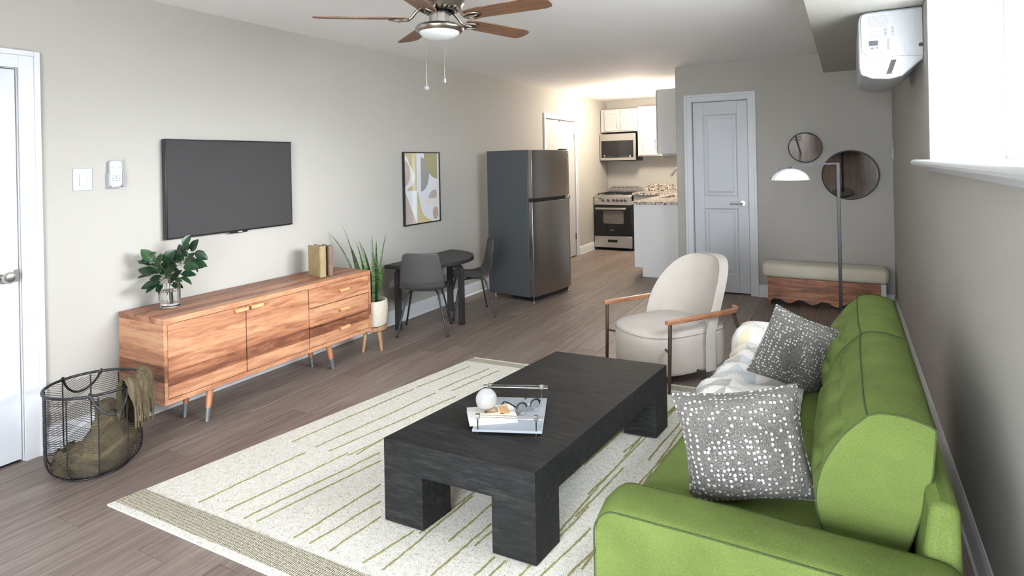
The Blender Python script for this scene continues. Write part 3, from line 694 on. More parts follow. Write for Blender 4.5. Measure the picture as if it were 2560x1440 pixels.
def chair(label, loc, rz):
    # local: faces +x, width along y; seat ~.37 m, back ~.70 m
    c = thing('dining_chair', label, 'chair', loc, rz, 'grey shell dining chairs')
    prof = [(.195, .360), (.175, .374), (.10, .378), (.0, .368), (-.10, .366), (-.15, .378), (-.178, .405), (-.192, .45), (-.205, .53), (-.218, .62), (-.228, .685), (-.230, .700)]
    wid = [.17, .185, .20, .205, .20, .195, .190, .186, .178, .166, .150, .118]
    def fn(u, v, off=0.):
        t = u * (len(prof) - 1); i = min(int(t), len(prof) - 2); f = t - i
        x = prof[i][0] * (1 - f) + prof[i + 1][0] * f; z = prof[i][1] * (1 - f) + prof[i + 1][1] * f; w = wid[i] * (1 - f) + wid[i + 1] * f
        s_ = (v - .5) * 2; y = w * s_; e = s_ * s_
        if i < 5: z += .020 * e * e
        else: x += .030 * e
        if i in (4, 5, 6): z += .012 * e; x += .008 * e
        return (x, y, z)
    b = B(); b.grid(fn, 33, 16)
    o = b.build('shell', 'shell', c, smooth=60, fix=False); so = o.modifiers.new('solid', 'SOLIDIFY'); so.thickness = .009; so.offset = 0
    m_ = o.modifiers.new('sub', 'SUBSURF'); m_.levels = 1; m_.render_levels = 1
    for sg in (-1, 1):
        for (xt, xf, yf) in ((.10, .20, .20), (-.10, -.19, .21)):
            b = B(); b.tube([(xt * .35, sg * .10, .352), (xt * .9, sg * .118, .352), (xt * 1.15, sg * .13, .338), (xt * 1.3, sg * .14, .30), (xf, sg * yf, .006)], .0085, 10); l_ = b.build('leg', 'legsteel', c, smooth=50)
            b = B(); b.lathe([(0, 0), (.0115, 0), (.0115, .010), (.009, .012), (0, .012)], 12, (xf, sg * yf, 0)); b.build('glide', 'blackpl', l_)
    b = B(); b.box(-.04, .04, -.105, .105, .346, .358); b.build('seat_bracket', 'legsteel', c)
    return c
chair('grey shell chair with its back to the viewer at the black table', (.40, 4.14, 0), math.radians(119))
chair('grey shell chair beyond the table, beside the refrigerator', (.44, 4.80, 0), math.radians(222))

# ------------------------------------------------------------------ refrigerator
fg = thing('refrigerator', 'tall stainless refrigerator with top freezer and dark side', 'refrigerator', (.80, 5.432, 0), math.radians(-8.2))
dm = Mat('textured_dark_grey', S(74, 78, 81), .5, .25); n = dm.noise(dm.coord(), 220, 2); dm.bump(n, .35, .001)
FW, FH = .715, 1.560
b = B(); b.box(-.60, -.062, 0, FW, .045, FH); b.build('cabinet', dm.m, fg, bevel=.004)
def fdoor(name, z0, z1):
    pts = [(-.058, .004), (-.058, FW - .004), (-.012, FW - .002), (-.004, FW - .012)]
    for i in range(1, 14): 
        t = i / 14; pts.append((.018 * math.sin(PI * t) - .002, FW - .012 - t * (FW - .034)))
    pts += [(-.006, .022), (-.012, .003)]
    b = B(); b.prism(pts, 2, z0, z1); return b.build(name, 'steel', fg, smooth=32, bevel=.002)
f1 = fdoor('freezer_door', 1.062, FH - .002); f2 = fdoor('lower_door', .055, 1.022)
b = B(); b.box(-.056, -.014, .006, FW - .03, 1.018, 1.066); b.build('handle_recess', 'blackpl', fg)
b = B(); b.box(-.02, .004, FW - .045, FW - .004, 1.022, 1.062); b.build('middle_hinge', 'chrome', fg, bevel=.003)
b = B(); b.box(-.09, -.02, FW - .10, FW - .01, FH + .0005, FH + .014); b.build('top_hinge', 'blackpl', fg, bevel=.003)
b = B(); b.box(.0005, .0045, FW - .075, FW - .03, FH - .075, FH - .052); bd = b.build('badge', 'chrome', f1, bevel=.001)
b = B(); b.box(-.30, -.03, .02, FW - .02, .012, .045); b.build('kick_grille', 'blackpl', fg)
for (xx, yy) in ((-.035, .03), (-.035, FW - .03), (-.55, .05), (-.55, FW - .05)):
    b = B(); b.lathe([(0, 0), (.018, 0), (.018, .012), (.008, .016), (.008, .05), (0, .05)], 16, (xx, yy, 0)); b.build('foot', 'chrome', fg)

# ------------------------------------------------------------------ kitchen
RX0, RX1, RY = .018, .638, 9.10
rg = thing('range', 'stainless gas range with black oven door at the kitchen wall', 'stove', ((RX0 + RX1) / 2, RY, 0))
w = (RX1 - RX0) / 2
b = B(); b.box(-w, w, .03, .70, .03, .862); b.build('body', 'blackpl', rg, bevel=.003)
b = B(); b.hexa([(-w, .0, .722), (w, .0, .722), (w, .06, .722), (-w, .06, .722), (-w, .012, .868), (w, .012, .868), (w, .06, .868), (-w, .06, .868)]); cp = b.build('control_panel', 'steelh', rg, bevel=.004)
fxs = (.254, .404, .543, .645, .75, .85)
for fx in fxs:
    xx = -w + 2 * w * fx; b = B(); b.tube([(xx, .012, .80), (xx, -.004, .799)], .030, 20); b.tube([(xx, -.004, .799), (xx, -.028, .797)], [.024, .020], 20); kn = b.build('knob', plain('knob_grey', S(126, 122, 118), .35, .6), rg, smooth=40)
    b = B(); b.box(xx - .004, xx + .004, -.034, -.027, .778, .816); b.build('pointer', 'blackpl', kn)
b = B(); b.tube([(-w + 2 * w * .17, .012, .825), (-w + 2 * w * .17, .0, .825)], .012, 14); b.build('igniter_button', 'blackpl', rg)
b = B()
for i in range(4): b.box(-w + .02 + i * .011, -w + .028 + i * .011, .0015, .004, .805, .814)
b.build('brand_lettering', plain('brand_white', S(230), .5), cp)
om = Mat('oven_glass', S(14, 14, 15), .12, spec=.6)
b = B(); b.box(-w + .012, w - .012, -.004, .03, .236, .712); od = b.build('oven_door', om.m, rg, bevel=.004)
wn_ = plain('oven_window', S(92, 88, 84), .2); pts = []
for (cx_, cz_, a0) in ((.155, .60, 0), (-.125, .60, PI / 2), (-.125, .455, PI), (.155, .455, 3 * PI / 2)): pts += arc((cx_, cz_), .03, a0, a0 + PI / 2, 5)
b = B(); b.prism(pts, 1, -.0052, -.003); b.build('oven_window', wn_, od)
b = B(); b.box(-w + .035, w - .075, -.045, -.028, .652, .682); b.box(-w + .06, -w + .085, -.03, -.003, .655, .679); b.box(w - .125, w - .1, -.03, -.003, .655, .679); b.build('oven_handle', 'steelh', od, bevel=.004)
b = B()
for i in range(5): b.box(-.03 + i * .012, -.022 + i * .012, -.0055, -.0045, .318, .328 + (.006 if i == 0 else 0))
b.build('brand_lettering', plain('brand_grey', S(150), .5), od)
b = B(); b.box(-w, w, -.002, .03, .045, .226); dr = b.build('drawer', 'steelh', rg, bevel=.004)
b = B(); b.box(-.085, .075, -.0045, .0, .128, .172); b.build('drawer_pull', 'blackpl', dr, bevel=.003)
for xx in (-w + .05, w - .05):
    b = B(); b.lathe([(0, 0), (.02, 0), (.02, .03), (0, .03)], 12, (xx, .1, 0)); b.build('foot', 'blackpl', rg)
b = B(); b.box(-w, w, .06, .66, .862, .878); b.build('cooktop', 'steelh', rg, bevel=.003)
for xx in (-.15, .15):
    gr = B()
    for yy in (.14, .26, .38, .50, .62): gr.box(xx - .125, xx + .125, yy - .005, yy + .005, .893, .903)
    for dx in (-.12, -.04, .04, .12): gr.box(xx + dx - .005, xx + dx + .005, .10, .64, .893, .903)
    for dx in (-.12, .12):
        for yy in (.11, .63): gr.box(xx + dx - .006, xx + dx + .006, yy - .006, yy + .006, .878, .893)
    gr.build('burner_grate', 'black', rg)
    for yy in (.22, .52):
        b = B(); b.lathe([(0, 0), (.05, 0), (.05, .008), (.032, .010), (.03, .014), (0, .014)], 24, (xx, yy, .878)); b.build('burner', 'blackpl', rg)
b = B(); b.prism([(-w + .012, .862), (w - .008, .862), (w - .012, .965), (w - .022, .985), (w - .04, .995), (-w + .07, .995), (-w + .045, .985), (-w + .032, .965)], 1, .665, .70); bg = b.build('backguard', 'steelh', rg, bevel=.003)
for i in range(6):
    xx = -w + .085 + i * .078; b = B(); b.box(xx, xx + .055, .6635, .666, .968, .977); b.build('vent_slot', 'blackpl', bg)

mw = thing('microwave', 'stainless microwave mounted over the range', 'microwave', (.316, 9.43, 1.42))
w = .305
b = B(); b.box(-w, w, .03, .398, 0, .448); b.build('body', 'blackpl', mw, bevel=.003)
b = B(); b.box(-w, w, .0, .03, .012, .446); mf = b.build('front_frame', 'steelh', mw, bevel=.004)
b = B(); b.box(-w + .03, w - .035, -.0035, .002, .055, .335); mg = b.build('door_glass', om.m, mf, bevel=.002)
b = B(); b.box(-.045, -.040, -.0045, -.003, .06, .33); b.build('door_seam', 'blackpl', mg)
b = B()
for xx in [-.21 + i * .022 for i in range(6)] + [.06 + i * .022 for i in range(7)]: b.box(xx, xx + .010, -.0042, -.0034, .075, .080)
b.build('keypad_marks', plain('key_grey', S(120), .5), mg)
for xx in (-.225, .215):
    b = B(); b.box(xx - .012, xx + .012, -.0045, -.0034, .09, .098); b.box(xx - .012, xx + .012, -.0045, -.0034, .068, .078); b.build('display_marks', plain('key_white', S(205), .5), mg)

def cab_door(parent, ax, a0, a1, z0, z1, face, sgn, hside, hz, name='door', mat='cab', plainp=False):
    # shaker door; ax=1: front faces -y at y=face
    def bx(b, A0, A1, Z0, Z1, p0, p1):
        p0, p1 = sorted((p0, p1))
        if ax == 1: b.box(A0, A1, p0, p1, Z0, Z1)
        else: b.box(p0, p1, A0, A1, Z0, Z1)
    f = .055; b = B()
    for q in ((a0, a0 + f, z0, z1), (a1 - f, a1, z0, z1), (a0 + f, a1 - f, z0, z0 + f), (a0 + f, a1 - f, z1 - f, z1)): bx(b, *q, face, face + sgn * .02)
    bx(b, a0 + f, a1 - f, z0 + f, z1 - f, face + sgn * -.0 , face + sgn * .009)
    d = b.build(name, mat, parent, bevel=.002)
    ha = a0 + .028 if hside < 0 else a1 - .028; b = B()
    P = (lambda a, p, z: (a, p, z)) if ax == 1 else (lambda a, p, z: (p, a, z))
    b.tube([P(ha, face + sgn * .045, hz - .065), P(ha, face + sgn * .045, hz + .065)], .0055, 8)
    for zz in (hz - .048, hz + .048): b.tube([P(ha, face + sgn * .018, zz), P(ha, face + sgn * .045, zz)], .0045, 8)
    b.build('handle', 'chrome', d, smooth=60)
    return d
def cabinet(name, label, x0, x1, y0, y1, z0, z1, mat='cab'):
    t = thing(name, label, 'cabinet', ((x0 + x1) / 2, (y0 + y1) / 2, z0)); X, Y_ = (x1 - x0) / 2, (y1 - y0) / 2
    b = B(); b.box(-X, X, -Y_, Y_, 0, z1 - z0); b.build('carcass', mat, t, bevel=.002); return t, X, Y_
t, X, Y_ = cabinet('wall_cabinet', 'white two-door wall cabinet above the microwave', .012, .636, 9.5, 9.828, 1.90, 2.275)
cab_door(t, 1, -X + .07, -.0 - .005 + .03, .02, .355, -Y_, -1, 1, .11); cab_door(t, 1, .03, X - .05, .02, .355, -Y_, -1, -1, .11)
t, X, Y_ = cabinet('wall_cabinet', 'white single-door wall cabinet right of the microwave', .640, 1.52, 9.5, 9.828, 1.49, 2.295)
cab_door(t, 1, -X + .02, -X + .36, .02, .785, -Y_, -1, 1, .20)
t, X, Y_ = cabinet('wall_cabinet', 'wall cabinet over the sink seen from its grey end panel', 1.60, 1.966, 7.22, 9.49, 1.50, 2.283, 'cabgrey')
for i in range(3): cab_door(t, 0, -Y_ + .01 + i * .42, -Y_ + .42 + i * .42, .01, .775, -X, -1, -1, .12, mat='cab')
b = B(); b.box(-.15, .15, -Y_ + .05, -Y_ + .6, -.02, -.001)
ul = b.build('light_rail', 'cab', t)
# base cabinets
t = thing('base_cabinet', 'sink base cabinet run with a tall pale grey end panel', 'cabinet', (1.62, 7.2, 0))
b = B(); b.box(-.235, .345, .0, .018, .0, .112); b.box(-.335, .345, .0, .018, .112, .884); b.build('end_panel', 'cabgrey', t, bevel=.0015)
b = B(); b.box(-.235, .345, .019, 2.0, 0.002, .112); b.build('toe_kick', 'cabgrey', t)
b = B(); b.box(-.315, .345, .019, 2.625, .113, .884); b.build('carcass', 'cab', t)
for i in range(4): cab_door(t, 0, .03 + i * .45, .47 + i * .45, .13, .86, -.316, -1, 1, .74)
b = B(); b.box(-.245, -.236, -.0, .6, .001, .014); b.build('shoe_moulding', 'cab', t)
t = thing('base_cabinet', 'narrow white base cabinet between range and sink run', 'cabinet', (.97, 9.5, 0))
b = B(); b.box(-.325, .31, -.29, .325, .112, .884); b.box(-.325, .31, -.22, .325, .001, .112); b.build('carcass', 'cab', t, bevel=.002)
cab_door(t, 1, -.32, .30, .13, .86, -.29, -1, -1, .45)
gm_ = Mat('granite', S(176, 166, 156), .18); vo = gm_.N('ShaderNodeTexVoronoi'); vo.inputs['Scale'].default_value = 70; gm_.L(gm_.coord(), vo.inputs['Vector']); sp2 = gm_.N('ShaderNodeSeparateColor'); gm_.L(vo.outputs['Color'], sp2.inputs[0])
gm_.color(gm_.ramp(gm_.math('MULTIPLY_ADD', gm_.noise(gm_.coord(), 30, 3), .4, gm_.math('MULTIPLY', sp2.outputs[0], .6)), [(.2, S(60, 56, 54)), (.36, S(120, 110, 102)), (.55, S(186, 176, 166)), (.75, S(214, 206, 196))]))
ct = thing('countertop', 'speckled granite L-shaped counter with undermount sink', 'countertop', (1.62, 7.2, .885))
b = B(); x0c = -.362
# pieces around the sink cut-out (local): sink x -.22..+.17, y .75..1.45
sx0, sx1, sy0, sy1 = -.24, .14, .78, 1.42
for q in ((x0c, .347, -.02, sy0), (x0c, sx0, sy0, sy1), (sx1, .347, sy0, sy1), (x0c, .347, sy1, 2.628)): b.box(q[0], q[1], q[2], q[3], 0, .034)
b.box(-.972, x0c, 1.94, 2.628, 0, .034)
b.build('slab', gm_.m, ct)
b = B(); b.box(-.95, .325, 2.606, 2.627, .0345, .14); b.build('backsplash', gm_.m, ct, bevel=.002)
b = B(); b.box(sx0, sx1, sy0, sy1, -.17, -.165)
for q in ((sx0 - .006, sx0, sy0, sy1), (sx1, sx1 + .006, sy0, sy1), (sx0, sx1, sy0 - .006, sy0), (sx0, sx1, sy1, sy1 + .006)): b.box(q[0], q[1], q[2], q[3], -.17, -.001)
b.build('sink_bowl', 'steelh', ct)
fc = thing('faucet', 'brushed steel gooseneck faucet above the counter', 'faucet', (1.86, 7.80, .9195))
pts = [(0, 0, .0), (0, 0, .30)] + [(-.115 + .115 * math.cos(a), 0, .30 + .115 * math.sin(a)) for a in [PI * i / 12 for i in range(1, 11)]]
b = B(); b.tube(pts, .0135, 12); b.build('neck', 'chrome', fc, smooth=60)
e = Vector(pts[-1]); dd = (e - Vector(pts[-2])).normalized()
b = B(); b.tube([e - dd * .01, e + dd * .075], [.017, .019], 14); sh = b.build('spray_head', 'chrome', fc, smooth=50)
b = B(); b.box(e.x - .036, e.x - .020, -.006, .006, e.z - .045, e.z - .02); b.build('spray_button', 'blackpl', sh, bevel=.002)
b = B(); b.lathe([(0, 0), (.026, 0), (.026, .008), (.018, .02), (0, .02)], 20); b.build('base_flange', 'chrome', fc, smooth=50)
b = B(); b.tube([(0, -.012, .09), (0, -.05, .10), (0, -.09, .13)], [.009, .008, .006], 10); b.build('lever', 'chrome', fc, smooth=60)

# ------------------------------------------------------------------ rear wall: mirrors, cap, thermostat
TILT = math.radians(12)
gl_ = Mat('mirror_silver', S(222, 218, 214), .03, 1.)
for nm, cx_, cz_, rr, lab in (('wall_mirror', 3.238, 1.525, .152, 'smaller black rimmed round mirror above the lamp arm'), ('wall_mirror', 3.620, 1.250, .241, 'larger black rimmed round mirror behind the lamp pole')):
    TILT = math.radians(16 if rr < .2 else 12)
    t = thing(nm, lab, 'mirror', (cx_, YR - .004 - rr * math.sin(TILT), cz_), 0, 'round wall mirrors'); t.rotation_euler = (TILT, 0, 0)
    b = B(); b.lathe([(rr - .008, 0), (rr, 0), (rr, .022), (rr - .006, .022), (rr - .008, .016)], 72, close=True); o = b.build('rim', 'black', t, smooth=40); o.rotation_euler = (PI / 2, 0, 0)
    b = B(); b.lathe([(0, 0), (rr - .007, 0), (rr - .007, .014), (0, .014)], 72); o = b.build('mirror_glass', gl_.m, t, smooth=40); o.rotation_euler = (PI / 2, 0, 0)
b = B(); b.lathe([(0, 0), (.032, 0), (.032, .003), (.029, .005), (0, .005)], 36); o = b.build('cover_disc', 'wall', smooth=40); o.rotation_euler = (PI / 2, 0, 0); o.location = (3.215, YR - .0005, .962)
tag(o, 'round painted cover disc on the rear wall below the lamp', 'cover disc')
t = thing('thermostat', 'small white thermostat on the right wall near the corner', 'thermostat', (XR, 6.50, 1.47))
b = B(); b.box(-.006, -.0005, -.035, .035, -.085, .085); b.build('back_plate', 'plast', t, bevel=.002)
b = B(); b.box(-.022, -.006, -.028, .028, -.07, .03); b.build('body', 'plast', t, bevel=.004)

# ------------------------------------------------------------------ floor lamp
LX, LY = 3.545, 4.50
lp = thing('floor_lamp', 'slim black floor lamp with white half-dome shade', 'floor lamp', (LX, LY, 0))
b = B(); b.lathe([(0, 0), (.13, 0), (.13, .012), (.126, .016), (0, .016)], 48); b.build('base', 'black', lp, smooth=40)
b = B(); b.box(-.0105, .0105, -.0105, .0105, .016, 1.392); b.build('pole', 'black', lp, bevel=.002)
c_ = Vector((-.322, 0, 1.29))
arm = [Vector((-.011, 0, 1.386)), Vector((-.17, 0, 1.380)), Vector((-.27, 0, 1.376)), Vector((-.315, 0, 1.368)), Vector((-.352, 0, 1.350)), Vector((-.385, 0, 1.320)), Vector((-.412, 0, 1.284))]
b = B(); rows = []
for i, p in enumerate(arm):
    t_ = (arm[min(i + 1, len(arm) - 1)] - arm[max(i - 1, 0)]).normalized(); nrm = Vector((-t_.z, 0, t_.x)); k = .0055
    rows.append([b.bm.verts.new(p + Vector((0, .009, 0)) + nrm * k), b.bm.verts.new(p - Vector((0, .009, 0)) + nrm * k), b.bm.verts.new(p - Vector((0, .009, 0)) - nrm * k), b.bm.verts.new(p + Vector((0, .009, 0)) - nrm * k)])
for A, C in zip(rows, rows[1:]):
    for q in range(4): b._f([A[q], A[(q + 1) % 4], C[(q + 1) % 4], C[q]])
b._f(rows[0]); b._f(rows[-1]); b.build('arm', 'black', lp, smooth=40)
shc = plain('white_shade', S(236, 236, 236), .45)
b = B(); b.lathe([(.122, .0), (.112, .025), (.09, .05), (.055, .069), (.02, .077), (0, .078), (0, .075), (.02, .074), (.053, .066), (.087, .048), (.109, .024), (.119, .0)], 48, close=False); o = b.build('shade', shc, lp, smooth=60); o.location = (-.288, 0, 1.278)
b = B(); b.tube([(-.288, 0, 1.352), (-.288, 0, 1.374)], .009, 12); b.build('shade_pivot', 'black', lp)

# ------------------------------------------------------------------ bench
bn = thing('bench', 'low walnut bench with scalloped apron and cream cushion', 'bench', (3.38, 6.43, 0))
M['walnutb'] = woodgrain('walnut_apron', [S(76, 44, 30), S(122, 76, 52), S(160, 106, 74), S(184, 132, 98)], (1., 8, 8), 2.1, .45, None, dist=1.6)
cr_ = fabric('cream_boucle', S(198, 192, 172), S(216, 210, 192), 260, .7)
wv = [(-.478, .268), (.462, .268), (.462, .035)]
n_ = 60
for i in range(n_ + 1):
    t_ = 1 - i / n_; x_ = -.478 + .94 * t_; wv.append((x_, .028 + .021 * (1 - math.cos(2 * PI * (t_ * 4.6 + .1))) if 0 < t_ < .97 else .028))
b = B(); b.prism(wv, 1, -.115, -.092); b.build('front_apron', 'walnutb', bn, bevel=.001)
for xx in (-.478, .455):
    b = B(); b.box(xx, xx + .022, -.0915, .15, .0, .268); b.build('end_panel', 'walnutb' if xx < 0 else 'trim', bn, bevel=.001)
b = B(); b.box(.463, .505, -.10, .16, .0, .268); b.build('leg_panel', 'trim', bn, bevel=.001)
b = B(); b.box(-.45, .45, -.09, .15, .25, .268); b.build('seat_board', 'walnutb', bn)
b = B()
def cushion_fn(X, Y_, z0, z1, r, n=48):
    def fn(u, v):
        a = 2 * PI * u; ph = PI * (v - .5); e = .38
        f = lambda c, p: math.copysign(abs(c) ** p, c)
        cx2, sx2 = f(math.cos(ph), e + .25), f(math.sin(ph), e + .25)
        ca, sa = math.cos(a), math.sin(a)
        # stadium plan
        px_ = (X - r) * (1 if ca > 0 else -1) * min(1, abs(ca) * 3) + r * f(ca, .8); py_ = Y_ * f(sa, .7)
        return (px_ * (cx2 if abs(ca) < 2 else 1) if False else (X - r) * (1 if ca > 0 else -1) * min(1, abs(ca) * 3) + r * f(ca, .8) * cx2, py_ * (.9 + .1 * cx2) * cx2 ** .5, (z0 + z1) / 2 + (z1 - z0) / 2 * sx2)
    return fn
g = b.grid(cushion_fn(.535, .15, .266, .405, .07), 64, 16, wrap=True)
bmesh.ops.remove_doubles(b.bm, verts=b.bm.verts, dist=1e-4)
b.build('cushion', cr_, bn, smooth=80)

# ------------------------------------------------------------------ armchair
ln = fabric('oatmeal_linen', S(164, 156, 146), S(184, 177, 168), 420, .5)
ach = thing('armchair', 'oatmeal lounge chair with rounded back and walnut arms', 'armchair', (2.53, 4.06, 0), math.radians(-33))
M['armwood'] = woodgrain('arm_walnut', [S(104, 66, 46), S(140, 94, 68), S(166, 118, 88)], (9, 1.2, 9), 3, .4)
M['bronze'] = plain('bronze_tube', S(82, 70, 60), .4, .5)
def sup(a, X, Y_, e):  # superellipse
    c, s_ = math.cos(a), math.sin(a); return (X * math.copysign(abs(c) ** e, c), Y_ * math.copysign(abs(s_) ** e, s_))
b = B(); zs = [(.075, .96), (.085, .985), (.10, 1.), (.20, 1.), (.29, 1.005), (.315, .985)]
def seat_plan(a, k):
    x, y = sup(a, .268, .335, .72 if math.sin(a) < 0 else .45); return x * k, (y - .03) * k
def fnb(u, v):
    t_ = v * (len(zs) - 1); i = min(int(t_), len(zs) - 2); f = t_ - i; z = zs[i][0] * (1 - f) + zs[i + 1][0] * f; k = zs[i][1] * (1 - f) + zs[i + 1][1] * f
    x, y = seat_plan(2 * PI * u, k); return (x, y, z)
g = b.grid(fnb, 64, 12, wrap=True); b._f([r_[0] for r_ in g][::-1]); b._f([r_[-1] for r_ in g]); b.build('seat_base', ln, ach, smooth=45)
b = B()
def fns(u, v):
    k = math.cos(PI / 2 * v); x, y = seat_plan(2 * PI * u, 1.0 * (.999 * math.sin(PI / 2 * (1 - v)) ** .55 if v < 1 else 0)); return (x, y, .316 + .058 * v ** .6)
g = b.grid(fns, 64, 10, wrap=True); b._f([r_[0] for r_ in g]); bmesh.ops.remove_doubles(b.bm, verts=b.bm.verts, dist=1e-4); b.build('seat_cushion', ln, ach, smooth=70)
b = B(); b.tube([(*seat_plan(2 * PI * i / 64, 1.004), .316) for i in range(64)], .0016, 5, closed=True); b.build('seat_seam', plain('seam_dark', S(120, 112, 104), .9), ach)
def back_pt(u, v, off):
    s_ = 2 * u - 1
    if v < .38:
        z = .075 + (.40 - .075) * v / .38; w = .292
    else:
        q = (v - .38) / .62; z = .40 + .365 * math.sin(PI / 2 * q); w = .292 * math.cos(PI / 2 * q) ** .62 if q < 1 else 0.
    lean = .16 * max(0, z - .30) ** 1.1 / .4
    y = .205 + lean - .135 * (abs(s_ * w / .292)) ** 2.4 + off
    return (s_ * w, y, z)
b = B(); nu, nv = 30, 30
G0 = [[b.bm.verts.new(back_pt(i / nu, j / nv, -.04)) for j in range(nv + 1)] for i in range(nu + 1)]
G1 = [[b.bm.verts.new(tuple(Vector(back_pt(i / nu, j / nv, .045)))) for j in range(nv + 1)] for i in range(nu + 1)]
for i in range(nu):
    for j in range(nv): b._f([G0[i][j], G0[i + 1][j], G0[i + 1][j + 1], G0[i][j + 1]]); b._f([G1[i][j], G1[i][j + 1], G1[i + 1][j + 1], G1[i + 1][j]])
for j in range(nv): b._f([G0[0][j], G0[0][j + 1], G1[0][j + 1], G1[0][j]]); b._f([G0[nu][j], G1[nu][j], G1[nu][j + 1], G0[nu][j + 1]])
for i in range(nu): b._f([G0[i][0], G1[i][0], G1[i + 1][0], G0[i + 1][0]]); b._f([G0[i][nv], G0[i + 1][nv], G1[i + 1][nv], G1[i][nv]])
bmesh.ops.remove_doubles(b.bm, verts=b.bm.verts, dist=2e-4)
b.build('backrest', ln, ach, bevel=.012, seg=3, smooth=50)
seam = [back_pt(0, j / 40, -.041) for j in range(8, 41)] + [back_pt(1, j / 40, -.041) for j in range(39, 7, -1)]
b = B(); b.tube(seam, .0016, 5); b.build('back_seam', plain('seam_dark2', S(128, 120, 112), .9), ach)
for sg in (-1, 1):
    path = [(sg * .315, -.315), (sg * .318, -.20), (sg * .320, -.05), (sg * .320, .12), (sg * .318, .22), (sg * .305, .285), (sg * .275, .325), (sg * .24, .345)]
    b = B(); rows = []
    for i, (x, y) in enumerate(path):
        p0 = Vector(path[max(i - 1, 0)]); p1 = Vector(path[min(i + 1, len(path) - 1)]); t_ = (p1 - p0).normalized(); n_ = Vector((-t_.y, t_.x)); w_ = .017
        z0_, z1_ = .428 + .0, .455
        rows.append([b.bm.verts.new((x + n_.x * w_, y + n_.y * w_, z0_)), b.bm.verts.new((x - n_.x * w_, y - n_.y * w_, z0_)), b.bm.verts.new((x - n_.x * w_, y - n_.y * w_, z1_)), b.bm.verts.new((x + n_.x * w_, y + n_.y * w_, z1_))])
    for A, C in zip(rows, rows[1:]):
        for q in range(4): b._f([A[q], A[(q + 1) % 4], C[(q + 1) % 4], C[q]])
    b._f(rows[0]); b._f(rows[-1]); b.build('arm', 'armwood', ach, bevel=.006, seg=3)
    b = B(); b.tube([(sg * .315, -.285, .43), (sg * .312, -.30, 0)], [.0125, .011], 12); b.build('leg', 'bronze', ach, smooth=50)
    b = B(); b.tube([(sg * .30, .27, .43), (sg * .335, .40, 0)], [.0125, .011], 12); b.build('leg', 'bronze', ach, smooth=50)
    b = B(); b.tube([(sg * .31, -.02, .09), (sg * .20, -.02, .085)], .008, 8); b.tube([(sg * .314, -.292, .25), (sg * .23, -.25, .25)], .007, 8); b.build('side_bracket', 'bronze', ach)

# ------------------------------------------------------------------ rug
rgm = Mat('ivory_wool', S(206, 202, 188), .95, spec=.1); v1 = rgm.noise(rgm.coord((1, .35, 1)), 340, 2); v2 = rgm.noise(rgm.coord(), 60, 4); f = rgm.math('MULTIPLY_ADD', v1, .7, rgm.math('MULTIPLY', v2, .3))
rgm.color(rgm.ramp(f, [(.36, S(164, 160, 146)), (.46, S(214, 211, 200)), (.62, S(232, 230, 222))])); rgm.bump(v1, .8, .004)
RA, RB, RC, RD_ = Vector((.805, 1.385, 0)), Vector((2.955, 1.44, 0)), Vector((3.02, 3.835, 0)), Vector((1.182, 3.71, 0))
def rp(u, v, z): 
    p = RA.lerp(RB, u).lerp(RD_.lerp(RC, u), v); return (p.x, p.y, z)
rug = thing('rug', 'ivory woven rug with broken olive lines under the coffee table', 'rug', (0, 0, 0))
b = B(); N1, N2 = 60, 70
top = [[b.bm.verts.new(rp(i / N1, j / N2, .0075 + .0012 * random.random())) for j in range(N2 + 1)] for i in range(N1 + 1)]
for i in range(N1):
    for j in range(N2): b._f([top[i][j], top[i + 1][j], top[i + 1][j + 1], top[i][j + 1]])
edge = [(i, 0) for i in range(N1)] + [(N1, j) for j in range(N2)] + [(i, N2) for i in range(N1, 0, -1)] + [(0, j) for j in range(N2, 0, -1)]
lo = [b.bm.verts.new((top[i][j].co.x, top[i][j].co.y, .0005)) for i, j in edge]
for k, (i, j) in enumerate(edge):
    i2, j2 = edge[(k + 1) % len(edge)]; b._f([top[i][j], lo[k], lo[(k + 1) % len(edge)], top[i2][j2]])
b.build('pile', rgm.m, rug, smooth=60)
bm_ = Mat('openwork_border', S(170, 164, 142), .95, spec=.1); tx = bm_.coord(); wv1 = bm_.N('ShaderNodeTexWave'); wv1.inputs['Scale'].default_value = 36; wv1.inputs['Distortion'].default_value = 2.; wv1.bands_direction = 'X'; bm_.L(tx, wv1.inputs[0]); wv2 = bm_.N('ShaderNodeTexWave'); wv2.inputs['Scale'].default_value = 22; wv2.inputs['Distortion'].default_value = 2.; wv2.bands_direction = 'Y'; bm_.L(tx, wv2.inputs[0])
mn = bm_.math('MINIMUM', wv1.outputs['Fac'], bm_.math('ADD', wv2.outputs['Fac'], .25)); nz = bm_.noise(tx, 90, 3)
bm_.color(bm_.ramp(bm_.math('MULTIPLY_ADD', nz, .55, bm_.math('MULTIPLY', mn, .6)), [(.28, S(84, 77, 60)), (.43, S(150, 143, 120)), (.60, S(206, 202, 186))])); bm_.bump(mn, .8, .003)
for v0, v1_ in ((.012, .062), (.958, .988)):
    b = B(); n_ = 60
    A = [[b.bm.verts.new(rp(i / n_, v_, .0104)) for v_ in (v0, v1_)] for i in range(n_ + 1)]; L_ = [[b.bm.verts.new(rp(i / n_, v_, .006)) for v_ in (v0, v1_)] for i in range(n_ + 1)]
    for i in range(n_): b._f([A[i][0], A[i + 1][0], A[i + 1][1], A[i][1]]); b._f([A[i][0], L_[i][0], L_[i + 1][0], A[i + 1][0]]); b._f([A[i][1], A[i + 1][1], L_[i + 1][1], L_[i][1]])
    b.build('woven_border', bm_.m, rug)
